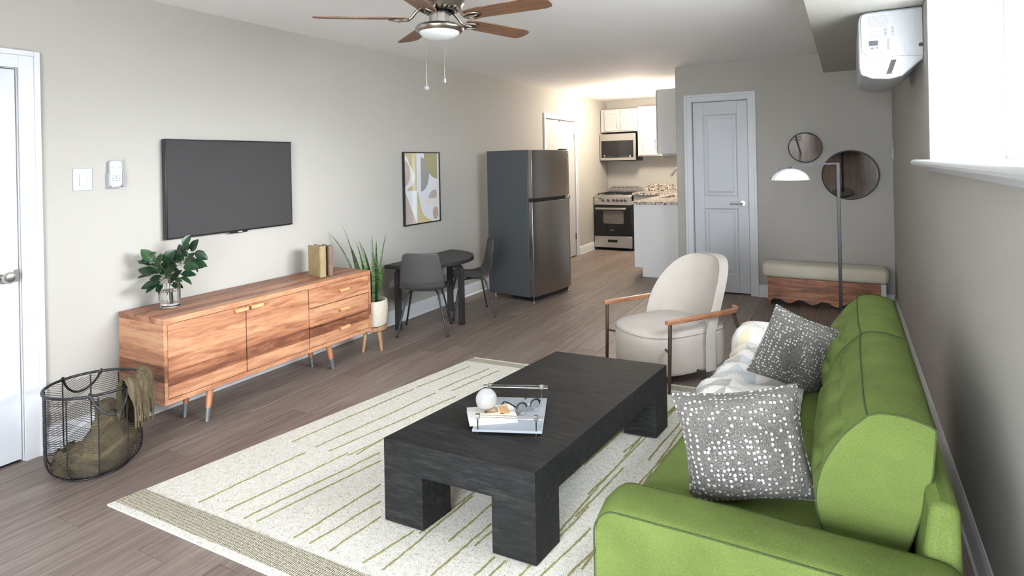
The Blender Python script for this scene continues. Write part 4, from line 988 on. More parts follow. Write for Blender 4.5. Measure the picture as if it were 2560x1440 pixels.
olv = Mat('olive_tuft', S(128, 124, 74), .95, spec=.1); n = olv.noise(olv.coord(), 260, 3); olv.color(olv.ramp(n, [(.3, S(84, 80, 42)), (.5, S(142, 138, 90)), (.7, S(186, 182, 146))])); olv.bump(n, .8, .003)
def cropZ(x, y): return AZ(240 + x / 2.37, 860 + y / 2.37, .011)
RL = [((610,935),(1240,640)),((765,990),(1490,645)),((875,1032),(1680,640)),((950,1050),(1685,690)),((1170,1145),(1685,830)),((1265,1180),(1685,930)),((1385,1225),(1685,1020)),((1580,1295),(1880,1105)),((1700,1335),(2230,900)),((1980,1375),(2335,1060)),((1160,578),(1880,265)),((1300,610),(2010,290)),((1380,632),(2130,310)),((1490,660),(1720,550)),((1900,255),(2215,130)),((2030,270),(2325,145)),((2110,275),(2390,155)),((2240,1370),(2360,1262)),((2330,1375),(2420,1280)),((1540,655),(1690,570))]
segs = [(cropZ(*a), cropZ(*c)) for a, c in RL]
def bi(x, y): return AZ(x, y, .011)
for a, c in (((1400,1340),(1470,1265)),((1440,1290),(1560,1170)),((1470,1235),(1700,1010)),((1350,1440),(1475,1320)),((1620,1150),(1740,1010)),((1660,1180),(1760,1060)),((1560,1130),(1760,955)),((1490,1130),(1560,1070)),((1420,1440),(1500,1360)),((1700,1190),(1770,1090)),((1460,1160),(1600,1040)),((1610,1085),(1720,985)),((1580,1230),(1700,1100))): segs.append((bi(*a), bi(*c)))
rr_ = random.Random(11)
for u in (.60, .66, .71, .82, .9, .95):
    for v0, v1_ in ((.18, .5), (.55, .88)): segs.append((Vector(rp(u, v0 + rr_.uniform(-.03, .03), .011)), Vector(rp(u, v1_ + rr_.uniform(-.04, .03), .011))))
for a, c in segs:
    d = c - a; L = d.length; n_ = max(6, int(L / .012)); sd = Vector((-d.y, d.x, 0)).normalized(); b = B()
    w0 = 0.; pts = []
    for i in range(n_ + 1):
        w0 += rr_.uniform(-.0016, .0016); w0 *= .93; p = a.lerp(c, i / n_) + sd * w0; pts.append(Vector((p.x, p.y, .0092)))
    b.tube(pts, [rr_.uniform(.0032, .0058) for _ in pts], 6, flat=(1, .55)); b.build('tufted_line', olv.m, rug, smooth=70)

# ------------------------------------------------------------------ coffee table
cw = Mat('black_oak', S(42, 42, 43), .62, spec=.22); vv = cw.coord((1.6, 9, 9), rot=(0, 0, .1)); n1 = cw.noise(vv, 2.6, 7, .7, 1.2); n2 = cw.noise(cw.coord((6, 60, 60)), 2., 5, .65, .6); f = cw.math('MULTIPLY_ADD', n2, .5, cw.math('MULTIPLY', n1, .5))
cw.color(cw.ramp(f, [(.34, S(15, 15, 16)), (.50, S(28, 28, 28)), (.62, S(47, 47, 46)), (.76, S(84, 81, 77))])); cw.bump(f, .5, .004)
CT = [Vector((1.952, 1.842, 0)), Vector((2.618, 1.872, 0)), Vector((2.738, 3.182, 0)), Vector((2.112, 3.135, 0))]; CTH = .342; RZ = .0128
def cp_(u, v): return CT[0].lerp(CT[1], u).lerp(CT[3].lerp(CT[2], u), v)
cc = cp_(.5, .5)
ctb = thing('coffee_table', 'low chunky black wood coffee table on the rug', 'coffee table', (cc.x, cc.y, RZ))
def block(b, u0, u1, v0, v1, z0, z1):
    q = [cp_(u0, v0) - cc, cp_(u1, v0) - cc, cp_(u1, v1) - cc, cp_(u0, v1) - cc]; b.hexa([(p.x, p.y, z0) for p in q] + [(p.x, p.y, z1) for p in q])
b = B(); block(b, 0, 1, 0, 1, .205, CTH - RZ); b.build('tabletop', cw.m, ctb, bevel=.0018)
for u0, u1 in ((0, .275), (.735, 1)):
    for v0, v1_ in ((0, .125), (.875, 1)):
        b = B(); block(b, u0, u1, v0, v1_, 0, .2055); b.build('leg', cw.m, ctb, bevel=.0012)

# tray and what lies on it
TZ = CTH + .0005
tc = Vector((2.322, 2.236, TZ)); trz = math.radians(22.5)
tr_ = thing('serving_tray', 'clear acrylic tray with chrome rail handles on the coffee table', 'tray', tc, trz)
acr = Mat('acrylic', S(196, 202, 210), .06); acr.b.inputs['Transmission Weight'].default_value = .5; acr.b.inputs['IOR'].default_value = 1.2
hx, hy = .142, .170
b = B(); b.box(-hx, hx, -hy, hy, .010, .020); b.build('tray_base', acr.m, tr_, bevel=.002)
for sy_ in (-1, 1):
    b = B(); b.box(-hx - .006, hx + .004, sy_ * (hy - .004) - .0045, sy_ * (hy - .004) + .0045, .067, .077); b.build('handle_bar', 'glass', tr_, bevel=.002)
    b = B(); b.tube([(-hx - .006, sy_ * (hy - .004), .0655), (hx + .004, sy_ * (hy - .004), .0655)], .0018, 8); b.build('rail_rod', 'chrome', tr_)
    for sx_ in (-1, 1):
        b = B(); b.tube([(sx_ * (hx - .024), sy_ * (hy - .004), .0), (sx_ * (hx - .024), sy_ * (hy - .004), .066)], .0032, 10); b.box(sx_ * (hx - .024) - .009, sx_ * (hx - .024) + .009, sy_ * (hy - .004) - .0085, sy_ * (hy - .004) + .0085, .063, .081); b.build('handle_post', 'chrome', tr_, bevel=.001)
bz = TZ + .0205
bk = thing('picture_book', 'white paperback with brown photo cover lying on the tray', 'book', (2.265, 2.165, bz), math.radians(38))
b = B(); b.box(-.098, .098, -.075, .075, .0015, .0135); b.build('pages', plain('paper_white', S(216, 214, 210), .7), bk, bevel=.001)
b = B(); b.box(-.1, .1, -.077, .077, .0136, .0152); cv = b.build('cover', plain('cover_white', S(214, 211, 204), .5), bk)
b = B(); b.box(-.1, .1, -.077, .077, 0, .0014); b.build('back_cover', plain('cover_white2', S(244, 242, 238), .45), bk)
pm2 = Mat('cover_photo', S(150, 116, 84), .5); n = pm2.noise(pm2.coord(), 45, 4, .6, 1.); pm2.color(pm2.ramp(n, [(.35, S(96, 68, 48)), (.5, S(170, 132, 96)), (.65, S(226, 206, 176))]))
for (xa, xb, ya, yb, m_) in ((-.03, .03, .0, .06, pm2.m), (.035, .075, -.02, .065, plain('cover_ochre', S(196, 152, 106), .5)), (-.06, .05, -.06, -.012, plain('cover_cream', S(232, 218, 190), .5))):
    b = B(); b.box(xa, xb, ya, yb, .0152, .0156); b.build('printed_block', m_, cv)
ob = thing('glass_orb', 'white glass orb resting on the paperback', 'ornament', (2.232, 2.178, bz + .0158))
b = B(); R_ = .046
b.lathe([(0, 0)] + [(R_ * math.sin(a), R_ - R_ * math.cos(a)) for a in [PI * i / 24 for i in range(1, 24)]] + [(0, 2 * R_)], 40); b.build('clear_shell', 'glass', ob, smooth=80)
b = B(); r2 = .0435
b.lathe([(0, .018)] + [(r2 * math.sin(a), R_ - r2 * math.cos(a)) for a in [PI * i / 24 for i in range(7, 24)]] + [(0, R_ + r2)], 40); b.build('white_core', plain('opal_white', S(246, 246, 244), .3), ob, smooth=80)
eg = thing('eyeglasses', 'black framed eyeglasses lying open on the tray', 'glasses', (2.385, 2.27, bz), math.radians(60))
for s_ in (-1, 1):
    rim = [(s_ * .034 + .024 * math.cos(a), 0, .026 + .022 * math.sin(a)) for a in [2 * PI * i / 28 for i in range(28)]]
    b = B(); b.tube(rim, .0016, 6, closed=True); rmb = b.build('rim', 'chrome', eg)
    b = B(); b.tube([(s_ * .034 + .0245 * math.cos(a), 0, .0265 + .0225 * math.sin(a)) for a in [PI * i / 14 for i in range(15)]], .0034, 7); b.build('brow_bar', 'blackpl', rmb, smooth=60)
    b = B(); b.prism([(s_ * .034 + .0235 * math.cos(a), .026 + .0215 * math.sin(a)) for a in [2 * PI * i / 28 for i in range(28)]], 1, -.0006, .0006); b.build('lens', 'glass', rmb)
    b = B(); b.tube([(s_ * .060, 0, .036), (s_ * .063, .004, .037), (s_ * .064, .06, .036), (s_ * .064, .095, .030), (s_ * .062, .125, .004)], [.0034, .0034, .0030, .0030, .0034], 7); b.build('temple', 'blackpl', eg, smooth=60)
b = B(); b.tube([(-.011, 0, .032), (0, -.002, .036), (.011, 0, .032)], .0015, 6); b.build('bridge', 'chrome', eg, smooth=60)

# ------------------------------------------------------------------ sofa
gf = fabric('green_weave', S(73, 87, 42), S(101, 116, 61), 420, .7, .9, .0016, 0.)
M['piping'] = plain('dark_green_seam', S(56, 70, 32), .9)
so_ = thing('sofa', 'moss green two-seat sofa with tufted back along the right wall', 'sofa', (3.45, 2.40, 0))
SO = Vector((3.45, 2.40, 0))
def xf(y): return 3.010 + .07 * (y - 1.5)        # front line
def arm(ya, yb):
    b = B(); xa = xf((ya + yb) / 2); xb = 3.805; zt = .548
    # profile (x,z), rounded front top, dropping slightly to the back
    pr = [(xa + .004, .09), (xa, .12), (xa, zt - .065)] + [(xa + .055 - .055 * math.cos(a), zt - .065 + .065 * math.sin(a)) for a in [PI / 2 * i / 7 for i in range(1, 8)]] + [(xa + .3, zt + .002), (xb - .12, zt - .002)] + [(xb - .05 + .05 * math.sin(a), zt - .052 + .05 * math.cos(a)) for a in [PI / 2 * i / 5 for i in range(0, 6)]] + [(xb, .09)]
    n = len(pr); rows = []
    prof = [(0, 0.), (.0, 1.), (.5, 1.), (1., 1.)]
    ys = [(ya, -.004), (ya + .006, .0), (ya + .022, .0035), ((ya + yb) / 2, .008), (yb - .022, .0035), (yb - .006, 0), (yb, -.004)]
    cx_, cz_ = (xa + xb) / 2, .3
    for y, off in ys:
        r_ = []
        for (x, z) in pr:
            k = off if z > .35 else 0
            r_.append(b.bm.verts.new((x - SO.x + (k * (x - cx_) / .43 if x < xa + .06 else 0), y - SO.y, z + (k if z > .4 else 0))))
        rows.append(r_)
    for A, C in zip(rows, rows[1:]):
        for i in range(n): b._f([A[i], A[(i + 1) % n], C[(i + 1) % n], C[i]])
    b._f(rows[0]); b._f(rows[-1])
    o = b.build('arm', gf, so_, smooth=50)
    for y, e in ((ya - .0006, -1), (yb + .0006, 1)):
        b = B(); b.tube([(x - SO.x - (.002 if x < xa + .02 else 0), y - SO.y, z - .004) for x, z in pr[1:-1]], .0022, 6); b.build('seam', 'piping', o, smooth=70)
    return o
arm(1.445, 1.600); arm(3.185, 3.335)
b = B(); q = [(xf(1.6) + .03, 1.601), (3.74, 1.601), (3.74, 3.184), (xf(3.184) + .03, 3.184)]
b.hexa([(x - SO.x, y - SO.y, .09) for x, y in q] + [(x - SO.x, y - SO.y, .298) for x, y in q]); b.build('base_frame', gf, so_, bevel=.012)
b = B(); b.hexa([(x - SO.x, y - SO.y, z) for x, y, z in ((3.70, 1.601, .30), (3.805, 1.601, .30), (3.805, 3.184, .30), (3.70, 3.184, .30), (3.745, 1.601, .665), (3.80, 1.601, .665), (3.80, 3.184, .665), (3.745, 3.184, .665))]); b.build('back_frame', gf, so_, bevel=.02, seg=3)
for (x, y) in ((3.05, 1.50), (3.75, 1.50), (3.15, 3.27), (3.75, 3.27)):
    b = B(); b.tube([(x - SO.x, y - SO.y, .091), (x - SO.x, y - SO.y, 0)], [.024, .017], 14); b.build('leg', 'walnut', so_, smooth=50)
def boxcushion(name, corners, z0, z1, dome, parent, seam_top=True):
    # soft rectangular cushion from four plan corners
    b = B(); n = 22; c = [Vector((x - SO.x, y - SO.y, 0)) for x, y in corners]
    def P(u, v): return c[0].lerp(c[1], u).lerp(c[3].lerp(c[2], u), v)
    def hgt(u, v): return (1 - (2 * u - 1) ** 6) * (1 - (2 * v - 1) ** 6)
    T = [[None] * (n + 1) for _ in range(n + 1)]; Bm = [[None] * (n + 1) for _ in range(n + 1)]
    for i in range(n + 1):
        for j in range(n + 1):
            p = P(i / n, j / n); h = hgt(i / n, j / n); T[i][j] = b.bm.verts.new((p.x, p.y, z1 - .02 + (.02 + dome) * h ** .7)); Bm[i][j] = b.bm.verts.new((p.x, p.y, z0 + .012 * (1 - h)))
    for i in range(n):
        for j in range(n): b._f([T[i][j], T[i + 1][j], T[i + 1][j + 1], T[i][j + 1]]); b._f([Bm[i][j], Bm[i][j + 1], Bm[i + 1][j + 1], Bm[i + 1][j]])
    ring = [(i, 0) for i in range(n)] + [(n, j) for j in range(n)] + [(i, n) for i in range(n, 0, -1)] + [(0, j) for j in range(n, 0, -1)]
    cen = P(.5, .5)
    prev = [T[i][j] for i, j in ring]
    for lv, out in ((.75, .010), (.5, .014), (.25, .010)):
        cur = []
        for (i, j) in ring:
            a, d = T[i][j].co, Bm[i][j].co; p = d.lerp(a, lv); o2 = (Vector((p.x, p.y, 0)) - cen); o2 = Vector((o2.x * .6, o2.y * .6, 0)).normalized() * out; cur.append(b.bm.verts.new(p + o2))
        for k in range(len(ring)): b._f([prev[k], cur[k], cur[(k + 1) % len(ring)], prev[(k + 1) % len(ring)]])
        prev = cur
    bot = [Bm[i][j] for i, j in ring]
    for k in range(len(ring)): b._f([prev[k], bot[k], bot[(k + 1) % len(ring)], prev[(k + 1) % len(ring)]])
    o = b.build(name, gf, parent, smooth=60)
    return o, [Vector((T[i][j].co if False else P(i / n, j / n))) for i, j in ring]
for ya, yb in ((1.606, 2.392), (2.396, 3.180)):
    o, _ = boxcushion('seat_cushion', [(xf(ya) + .004, ya), (3.64, ya), (3.64, yb), (xf(yb) + .004, yb)], .300, .462, .016, so_)
    b = B(); r_ = [(xf(ya) + .002, ya + .004), (3.6, ya + .004), (3.6, yb - .004), (xf(yb) + .002, yb - .004)]
    b.tube([(x - SO.x, y - SO.y, .444) for x, y in r_], .002, 6); b.build('seam', 'piping', o, smooth=70)
def backcushion(ya, yb, tone):
    # profile control points (x,z) counter-clockwise: front bottom, front mid, front top, top back, back bottom
    fr = [(3.535, .462), (3.512, .55), (3.525, .64), (3.570, .73), (3.628, .796)]
    tp = [(3.640, .806), (3.70, .808), (3.758, .794), (3.768, .786)]
    bk_ = [(3.765, .70), (3.735, .58), (3.700, .463)]
    b = B(); nu, nf = 44, 40
    def polyl(pts, t):
        seg = [(Vector(pts[i + 1]) - Vector(pts[i])).length for i in range(len(pts) - 1)]; L = sum(seg) * t
        for i, s_ in enumerate(seg):
            if L <= s_ or i == len(seg) - 1: 
                f = min(1, L / s_); 
                # Catmull-Rom for smooth bulge
                p0 = Vector(pts[max(i - 1, 0)]); p1 = Vector(pts[i]); p2 = Vector(pts[i + 1]); p3 = Vector(pts[min(i + 2, len(pts) - 1)])
                return .5 * ((2 * p1) + (p2 - p0) * f + (2 * p0 - 5 * p1 + 4 * p2 - p3) * f * f + (3 * p1 - p0 - 3 * p2 + p3) * f ** 3)
            L -= s_
    rows = []; sw = yb - ya
    for i in range(nu + 1):
        u = i / nu; y = ya + sw * u; bul = .016 * (1 - abs(2 * u - 1) ** 5); r_ = []
        for j in range(nf + 1):
            v = j / nf; p = polyl(fr, v); d = 0.
            ef = 1 - abs(2 * u - 1) ** 10
            # tufted grid: three rows, four columns of pulls with creases between them
            for vr in (.22, .50, .76):
                crease = math.exp(-((v - vr) / .028) ** 2)
                for uc in (.10, .366, .633, .90):
                    d += .030 * math.exp(-((u - uc) * sw / .026) ** 2 - ((v - vr) / .07) ** 2)
                d += .014 * crease
            for uc in (.10, .366, .633, .90): d += .003 * math.exp(-((u - uc) * sw / .012) ** 2) * (1 if .2 < v < .8 else 0)
            d *= ef; r_.append((p.x - bul * (.4 + math.sin(PI * v)) + d, y, p.y + bul * .3 * v))
        for j in range(1, 9): p = polyl(tp, j / 8); r_.append((p.x, y, p.y + bul * .8 * math.sin(PI * j / 8)))
        for j in range(1, 9): p = polyl(bk_, j / 8); r_.append((p.x + bul * .4, y, p.y))
        rows.append([b.bm.verts.new((x - SO.x, y_ - SO.y, z)) for x, y_, z in r_])
    n = len(rows[0])
    for A, C in zip(rows, rows[1:]):
        for k in range(n): b._f([A[k], A[(k + 1) % n], C[(k + 1) % n], C[k]])
    b._f(rows[0]); b._f(rows[-1])
    tops = [r_[nf].co.copy() for r_ in rows]; tb = [r_[nf + 8].co.copy() for r_ in rows]; e0 = [v.co.copy() for v in rows[0]]; e1 = [v.co.copy() for v in rows[-1]]
    o = b.build('back_cushion', gf, so_, smooth=50)
    for pts in (tops, tb, e0[:nf + 1], e0[nf:nf + 9], e0[nf + 8:], e1[:nf + 1], e1[nf:nf + 9]):
        b = B(); b.tube([p + Vector((0, 0, .0012)) for p in pts], .0022, 6); b.build('seam', 'piping', o, smooth=70)
backcushion(1.705, 2.475, 0); backcushion(2.483, 3.130, 1)

# ------------------------------------------------------------------ sofa pillows and throw
def dotpillow_mat(name, inv):
    m = Mat(name, S(120, 116, 110), .85); v = m.coord()
    vo = m.N('ShaderNodeTexVoronoi', feature='F1'); vo.inputs['Scale'].default_value = 70 if inv == 0 else 80; vo.inputs['Randomness'].default_value = .45; m.L(v, vo.inputs['Vector'])
    dot = m.ramp(vo.outputs['Distance'], [(.0, (.15, .15, .15)), (.10, (1, 1, 1)), (.27, (1, 1, 1)), (.33, (0, 0, 0))])
    dot = m.math('MULTIPLY', dot, m.ramp(m.noise(v, 45, 3), [(.30, (.3, .3, .3)), (.46, (1, 1, 1))]))
    dk = m.ramp(vo.outputs['Distance'], [(.30, (1, 1, 1)), (.42, (0, 0, 0))])
    weave = m.noise(m.coord((1, 1, 5)), 240, 3); big = m.noise(v, 7, 2)
    basec = m.ramp(m.math('MULTIPLY_ADD', weave, .8, m.math('MULTIPLY', big, .2)), [(.36, S(54, 52, 50)), (.54, S(96, 93, 89)), (.68, S(142, 138, 132))])
    light = m.mix(basec, S(192, 191, 187), m.math('MULTIPLY', dot, .85))
    m.color(light); m.bump(m.math('MULTIPLY_ADD', dk, .7, m.math('MULTIPLY', weave, .3)), .7, .003); return m.m
def top_mat():
    m = Mat('pillow_reverse', S(200, 198, 192), .85); v = m.coord(); vo = m.N('ShaderNodeTexVoronoi'); vo.inputs['Scale'].default_value = 52; vo.inputs['Randomness'].default_value = .6; m.L(v, vo.inputs['Vector'])
    n = m.noise(v, 200, 3); m.color(m.mix(m.ramp(n, [(.35, S(150, 147, 142)), (.6, S(208, 206, 200))]), S(40, 38, 38), m.ramp(vo.outputs['Distance'], [(.26, (1, 1, 1)), (.34, (0, 0, 0))]))); m.bump(n, .5, .002); return m.m
PT = top_mat()
def pillow(label, c, U, V, hw, hh, th, mat):
    U = Vector(U).normalized(); V = Vector(V); V = (V - U * V.dot(U)).normalized(); Nn = U.cross(V)
    t = thing('throw_pillow', label, 'pillow', c, 0, 'dotted pillows on the sofa')
    n = 26; pin = .10
    def pt(a, d, s_):
        x, y = a, d; k = (1 - x ** 2) * (1 - y ** 2); X_ = x * (1 - pin * (1 - abs(y) ** 1.5) * abs(x) ** 3 * .9); Y_2 = y * (1 - pin * (1 - abs(x) ** 1.5) * abs(y) ** 3 * .9)
        h = th * (k ** .42) * s_ + .006 * math.sin(7 * x + 3 * y) * k
        return (X_ * hw, Y_2 * hh, h)
    R3 = Matrix((U, V, Nn)).transposed()
    for s_, m_, nm in ((1, mat, 'front_panel'), (-1, PT, 'back_panel')):
        b = B(); b.grid(lambda u, v: pt(2 * u - 1, 2 * v - 1, s_), n, n)
        o = b.build(nm, m_, t, smooth=80, fix=False)
        o.matrix_local = R3.to_4x4()
        if s_ < 0: o.data.flip_normals()
    b = B(); ed = [(-1 + 2 * i / n, -1) for i in range(n)] + [(1, -1 + 2 * i / n) for i in range(n)] + [(1 - 2 * i / n, 1) for i in range(n)] + [(-1, 1 - 2 * i / n) for i in range(n)]
    b.tube([pt(a, d, 1) for a, d in ed], .003, 6, closed=True); o = b.build('edge_seam', mat, t, smooth=70); o.matrix_local = R3.to_4x4()
    return t
pillow('large dotted grey pillow leaning beside the near sofa arm', (3.325, 1.80, .622), (.95, .26, .15), (.10, .18, .97), .172, .152, .085, dotpillow_mat('dotted_weave', 0))
pillow('smaller dotted grey pillow farther along the sofa', (3.400, 2.70, .640), (.80, .42, -.38), (.36, .10, .90), .150, .150, .078, dotpillow_mat('dotted_weave_fine', 1))
tm = Mat('patterned_throw', S(206, 202, 194), .9, spec=.15)
uvn = tm.N('ShaderNodeUVMap'); uvn.uv_map = 'uv'
def tmap(scale, rot=0.):
    q = tm.N('ShaderNodeMapping'); q.inputs['Scale'].default_value = scale; q.inputs['Rotation'].default_value = (0, 0, rot); tm.L(uvn.outputs[0], q.inputs[0]); return q.outputs[0]
sepu = tm.N('ShaderNodeSeparateXYZ'); tm.L(tmap((1, 1, 1)), sepu.inputs[0])
# chevron bands: u + |frac(v*k)-.5|
zig = tm.math('ABSOLUTE', tm.math('SUBTRACT', tm.math('FRACT', tm.math('MULTIPLY', sepu.outputs[1], 5.5)), .5))
s1 = tm.math('FRACT', tm.math('MULTIPLY', tm.math('MULTIPLY_ADD', zig, .22, sepu.outputs[0]), 7.))
cell = tm.math('FLOOR', tm.math('MULTIPLY', tm.math('MULTIPLY_ADD', zig, .22, sepu.outputs[0]), 7.)); cellv = tm.math('FLOOR', tm.math('MULTIPLY', sepu.outputs[1], 11.))
wnn = tm.N('ShaderNodeTexWhiteNoise', noise_dimensions='2D'); cb_ = tm.N('ShaderNodeCombineXYZ'); tm.L(cell, cb_.inputs[0]); tm.L(cellv, cb_.inputs[1]); tm.L(cb_.outputs[0], wnn.inputs['Vector'])
bandc = tm.ramp(wnn.outputs['Value'], [(0, S(206, 205, 202)), (.34, S(160, 158, 154)), (.52, S(212, 211, 208)), (.68, S(176, 177, 174)), (.80, S(194, 182, 156)), (.90, S(172, 178, 180))], 'CONSTANT')
msk = tm.ramp(s1, [(0, (0, 0, 0)), (.36, (0, 0, 0)), (.38, (1, 1, 1)), (.92, (1, 1, 1)), (.94, (0, 0, 0))])
stp = tm.math('GREATER_THAN', tm.math('FRACT', tm.math('MULTIPLY', sepu.outputs[1], 70.)), .6)
tm.color(tm.mix(tm.mix(S(198, 196, 191), bandc, msk), S(140, 140, 138), tm.math('MULTIPLY', tm.math('MULTIPLY', stp, .5), tm.ramp(s1, [(.25, (0, 0, 0)), (.27, (1, 1, 1)), (.36, (1, 1, 1)), (.38, (0, 0, 0))]))))
wv_ = tm.noise(tm.coord(), 600, 2); tm.bump(wv_, .4, .001)
th_ = thing('throw_blanket', 'pale geometric throw draped over the far sofa arm', 'throw', (3.15, 2.95, .47))
TO = Vector((3.15, 2.95, .47))
b = B(); n1, n2 = 54, 44
uvl = b.bm.loops.layers.uv.new('uv')
def throw(u, v):
    y = 2.38 + .92 * v
    h = .486 + (.080 if y > 3.21 else .080 * max(0, min(1, (y - 3.10) / .11)) ** 1.5) 
    edge = xf(y) - .012 + .012 * math.sin(9 * y)
    s_ = u * .72                                   # arc length from the back
    lift = .07 * math.exp(-((y - 2.98) / .16) ** 2) * max(0, 1 - s_ / .40)
    fold = .014 * math.sin(21 * y + 6 * u) + .008 * math.sin(43 * y - 9 * u + 1)
    flat = 3.43 - edge - .02
    if s_ < flat: x = edge + .02 + (flat - s_); z = h + .012 + lift + abs(fold) * (.6 + .8 * u)
    elif s_ < flat + .05:
        a = (s_ - flat) / .05 * PI / 2; x = edge + .02 - .034 * math.sin(a); z = h + .012 + lift * .6 - .034 * (1 - math.cos(a)) + abs(fold) * .6 * math.cos(a); x -= abs(fold) * math.sin(a)
    else: x = edge - .014 - abs(fold) * 1.1 - .006; z = h - .022 - (s_ - flat - .05)
    z = max(z, .03)
    return (x - TO.x, y - TO.y + .02 * math.sin(7 * u) * (1 - v), z - TO.z)
G = [[b.bm.verts.new(throw(i / n1, j / n2)) for j in range(n2 + 1)] for i in range(n1 + 1)]
for i in range(n1):
    for j in range(n2):
        f = b._f([G[i][j], G[i + 1][j], G[i + 1][j + 1], G[i][j + 1]])
        for lp_, (a, c) in zip(f.loops, ((i, j), (i + 1, j), (i + 1, j + 1), (i, j + 1))): lp_[uvl].uv = (c / n2 * .92, a / n1 * .72)
o = b.build('cloth', tm.m, th_, smooth=80, fix=False); q = o.modifiers.new('solid', 'SOLIDIFY'); q.thickness = .004; q.offset = 1

# ------------------------------------------------------------------ wire basket and blanket
BC = Vector((.385, 1.545, 0)); BR, BH = .198, .405
bk2 = thing('wire_basket', 'tall black wire basket with herringbone sides by the sideboard', 'basket', BC)
def brad(z):
    if z < .10: return BR - .085 * (1 - math.sqrt(max(0, 1 - ((.10 - z) / .10) ** 2)))
    return BR
NR = 10
A0 = [2 * PI * k / NR + .25 for k in range(NR)]
for a in A0:
    pts = [((brad(z)) * math.cos(a), (brad(z)) * math.sin(a), z) for z in [BH - .01 - (BH - .11) * i / 4 for i in range(5)]] + [((brad(.10 - .10 * math.sin(q))) * math.cos(a), (brad(.10 - .10 * math.sin(q))) * math.sin(a), .006 + .094 * (1 - math.sin(q))) for q in [PI / 2 * i / 7 for i in range(1, 8)]]
    b = B(); b.tube(pts, .0034, 6); b.build('upright_wire', 'black', bk2, smooth=60)
for z, r_ in ((BH, .0068), (.0055, .005)):
    b = B(); R_ = brad(z) + (.002 if z > .2 else -.002); b.tube([(R_ * math.cos(2 * PI * i / 64), R_ * math.sin(2 * PI * i / 64), z) for i in range(64)], r_, 8, closed=True); b.build('rim' if z > .2 else 'foot_ring', 'black', bk2, smooth=60)
hb_ = B(); step = .0108; nrow = int((BH - .02) / step)
for k in range(NR):
    up_ = 1 if k % 2 else -1; a0, a1 = A0[k], A0[(k + 1) % NR] + (2 * PI if k == NR - 1 else 0)
    for r_ in range(-5, nrow + 5):
        if r_ % 13 in (11, 12): continue
        pts = []
        for i in range(5):
            t = i / 4; z = .02 + r_ * step + up_ * (t - .5) * .055
            if .008 < z < BH - .006: a = a0 + (a1 - a0) * t; pts.append((brad(z) * math.cos(a), brad(z) * math.sin(a), z))
        if len(pts) > 1: hb_.tube(pts, .0012, 4)
o = hb_.build('herringbone_wires', 'black', bk2); o['kind'] = 'stuff'
fb_ = B()
for k in range(-8, 9):
    x = k * .022; L = math.sqrt(max(0, (brad(.006)) ** 2 - x * x)); fb_.tube([(x, -L, .0065), (x, L, .0065)], .0013, 4)
o = fb_.build('bottom_wires', 'black', bk2); o['kind'] = 'stuff'
for sg, a in ((1, 2.95), (-1, -.12)):
    a1, a2 = a - .42, a + .42; p1 = Vector((BR * math.cos(a1), BR * math.sin(a1), BH)); p2 = Vector((BR * math.cos(a2), BR * math.sin(a2), BH)); out = Vector((math.cos(a), math.sin(a), 0))
    pts = []
    for i in range(15):
        t = i / 14; p = p1.lerp(p2, t) + out * (.05 * math.sin(PI * t) + .008) + Vector((0, 0, -.095 * math.sin(PI * t) ** .7)); pts.append(p)
    b = B(); b.tube(pts, .0055, 8); hh_ = b.build('handle', 'black', bk2, smooth=60)
    for p in (p1, p2):
        b = B(); t2 = Vector((-p.y, p.x, 0)).normalized(); n2_ = t2.cross(Vector((0, 0, 1)))
        b.tube([p + (n2_ * math.cos(q) + Vector((0, 0, 1)) * math.sin(q)) * .0115 for q in [2 * PI * i / 14 for i in range(14)]], .0035, 6, closed=True); b.build('handle_loop', 'black', hh_, smooth=60)
bm2 = Mat('olive_knit', S(112, 104, 82), .95, spec=.1); n = bm2.noise(bm2.coord((1, 1, 3)), 330, 3); n2 = bm2.noise(bm2.coord(), 20, 3)
bm2.color(bm2.ramp(bm2.math('MULTIPLY_ADD', n, .6, bm2.math('MULTIPLY', n2, .4)), [(.34, S(62, 54, 40)), (.5, S(98, 88, 68)), (.66, S(126, 115, 92))])); bm2.bump(n, .7, .003)
bt = thing('knit_blanket', 'olive brown fringed blanket stuffed in the wire basket and hung over its rim', 'blanket', (BC.x, BC.y, .012))
b = B(); rb = random.Random(5)
def heap(u, v):
    a = 2 * PI * u; r_ = (brad(.012 + .25 * v) - .014) * (1 - v ** 2.2) ** .5 if v < 1 else 0
    r_ = min(r_, brad(max(.012, .012 + .2 * v)) - .012)
    dirh = .5 + .5 * math.cos(a - .55)            # heap climbs towards the sideboard side
    top = .085 + .22 * dirh ** 1.6
    z = top * math.sin(PI / 2 * v) ** .9
    lump = .016 * math.sin(5 * a + 4 * v) + .012 * math.sin(11 * a - 7 * v) + .008 * math.sin(19 * a + 13 * v)
    z = max(0.002, z + lump * (math.sin(PI * v)) + .012 * math.sin(26 * v + 3 * math.sin(3 * a)) * v)
    rr2 = min(r_ * (1 + .03 * math.sin(9 * a + 20 * v)), brad(z + .012) - .012)
    return (rr2 * math.cos(a), rr2 * math.sin(a), z)
g = b.grid(heap, 72, 30, wrap=True); b._f([r_[0] for r_ in g][::-1]); bmesh.ops.remove_doubles(b.bm, verts=b.bm.verts, dist=1e-4); b.build('heap', bm2.m, bt, smooth=80)
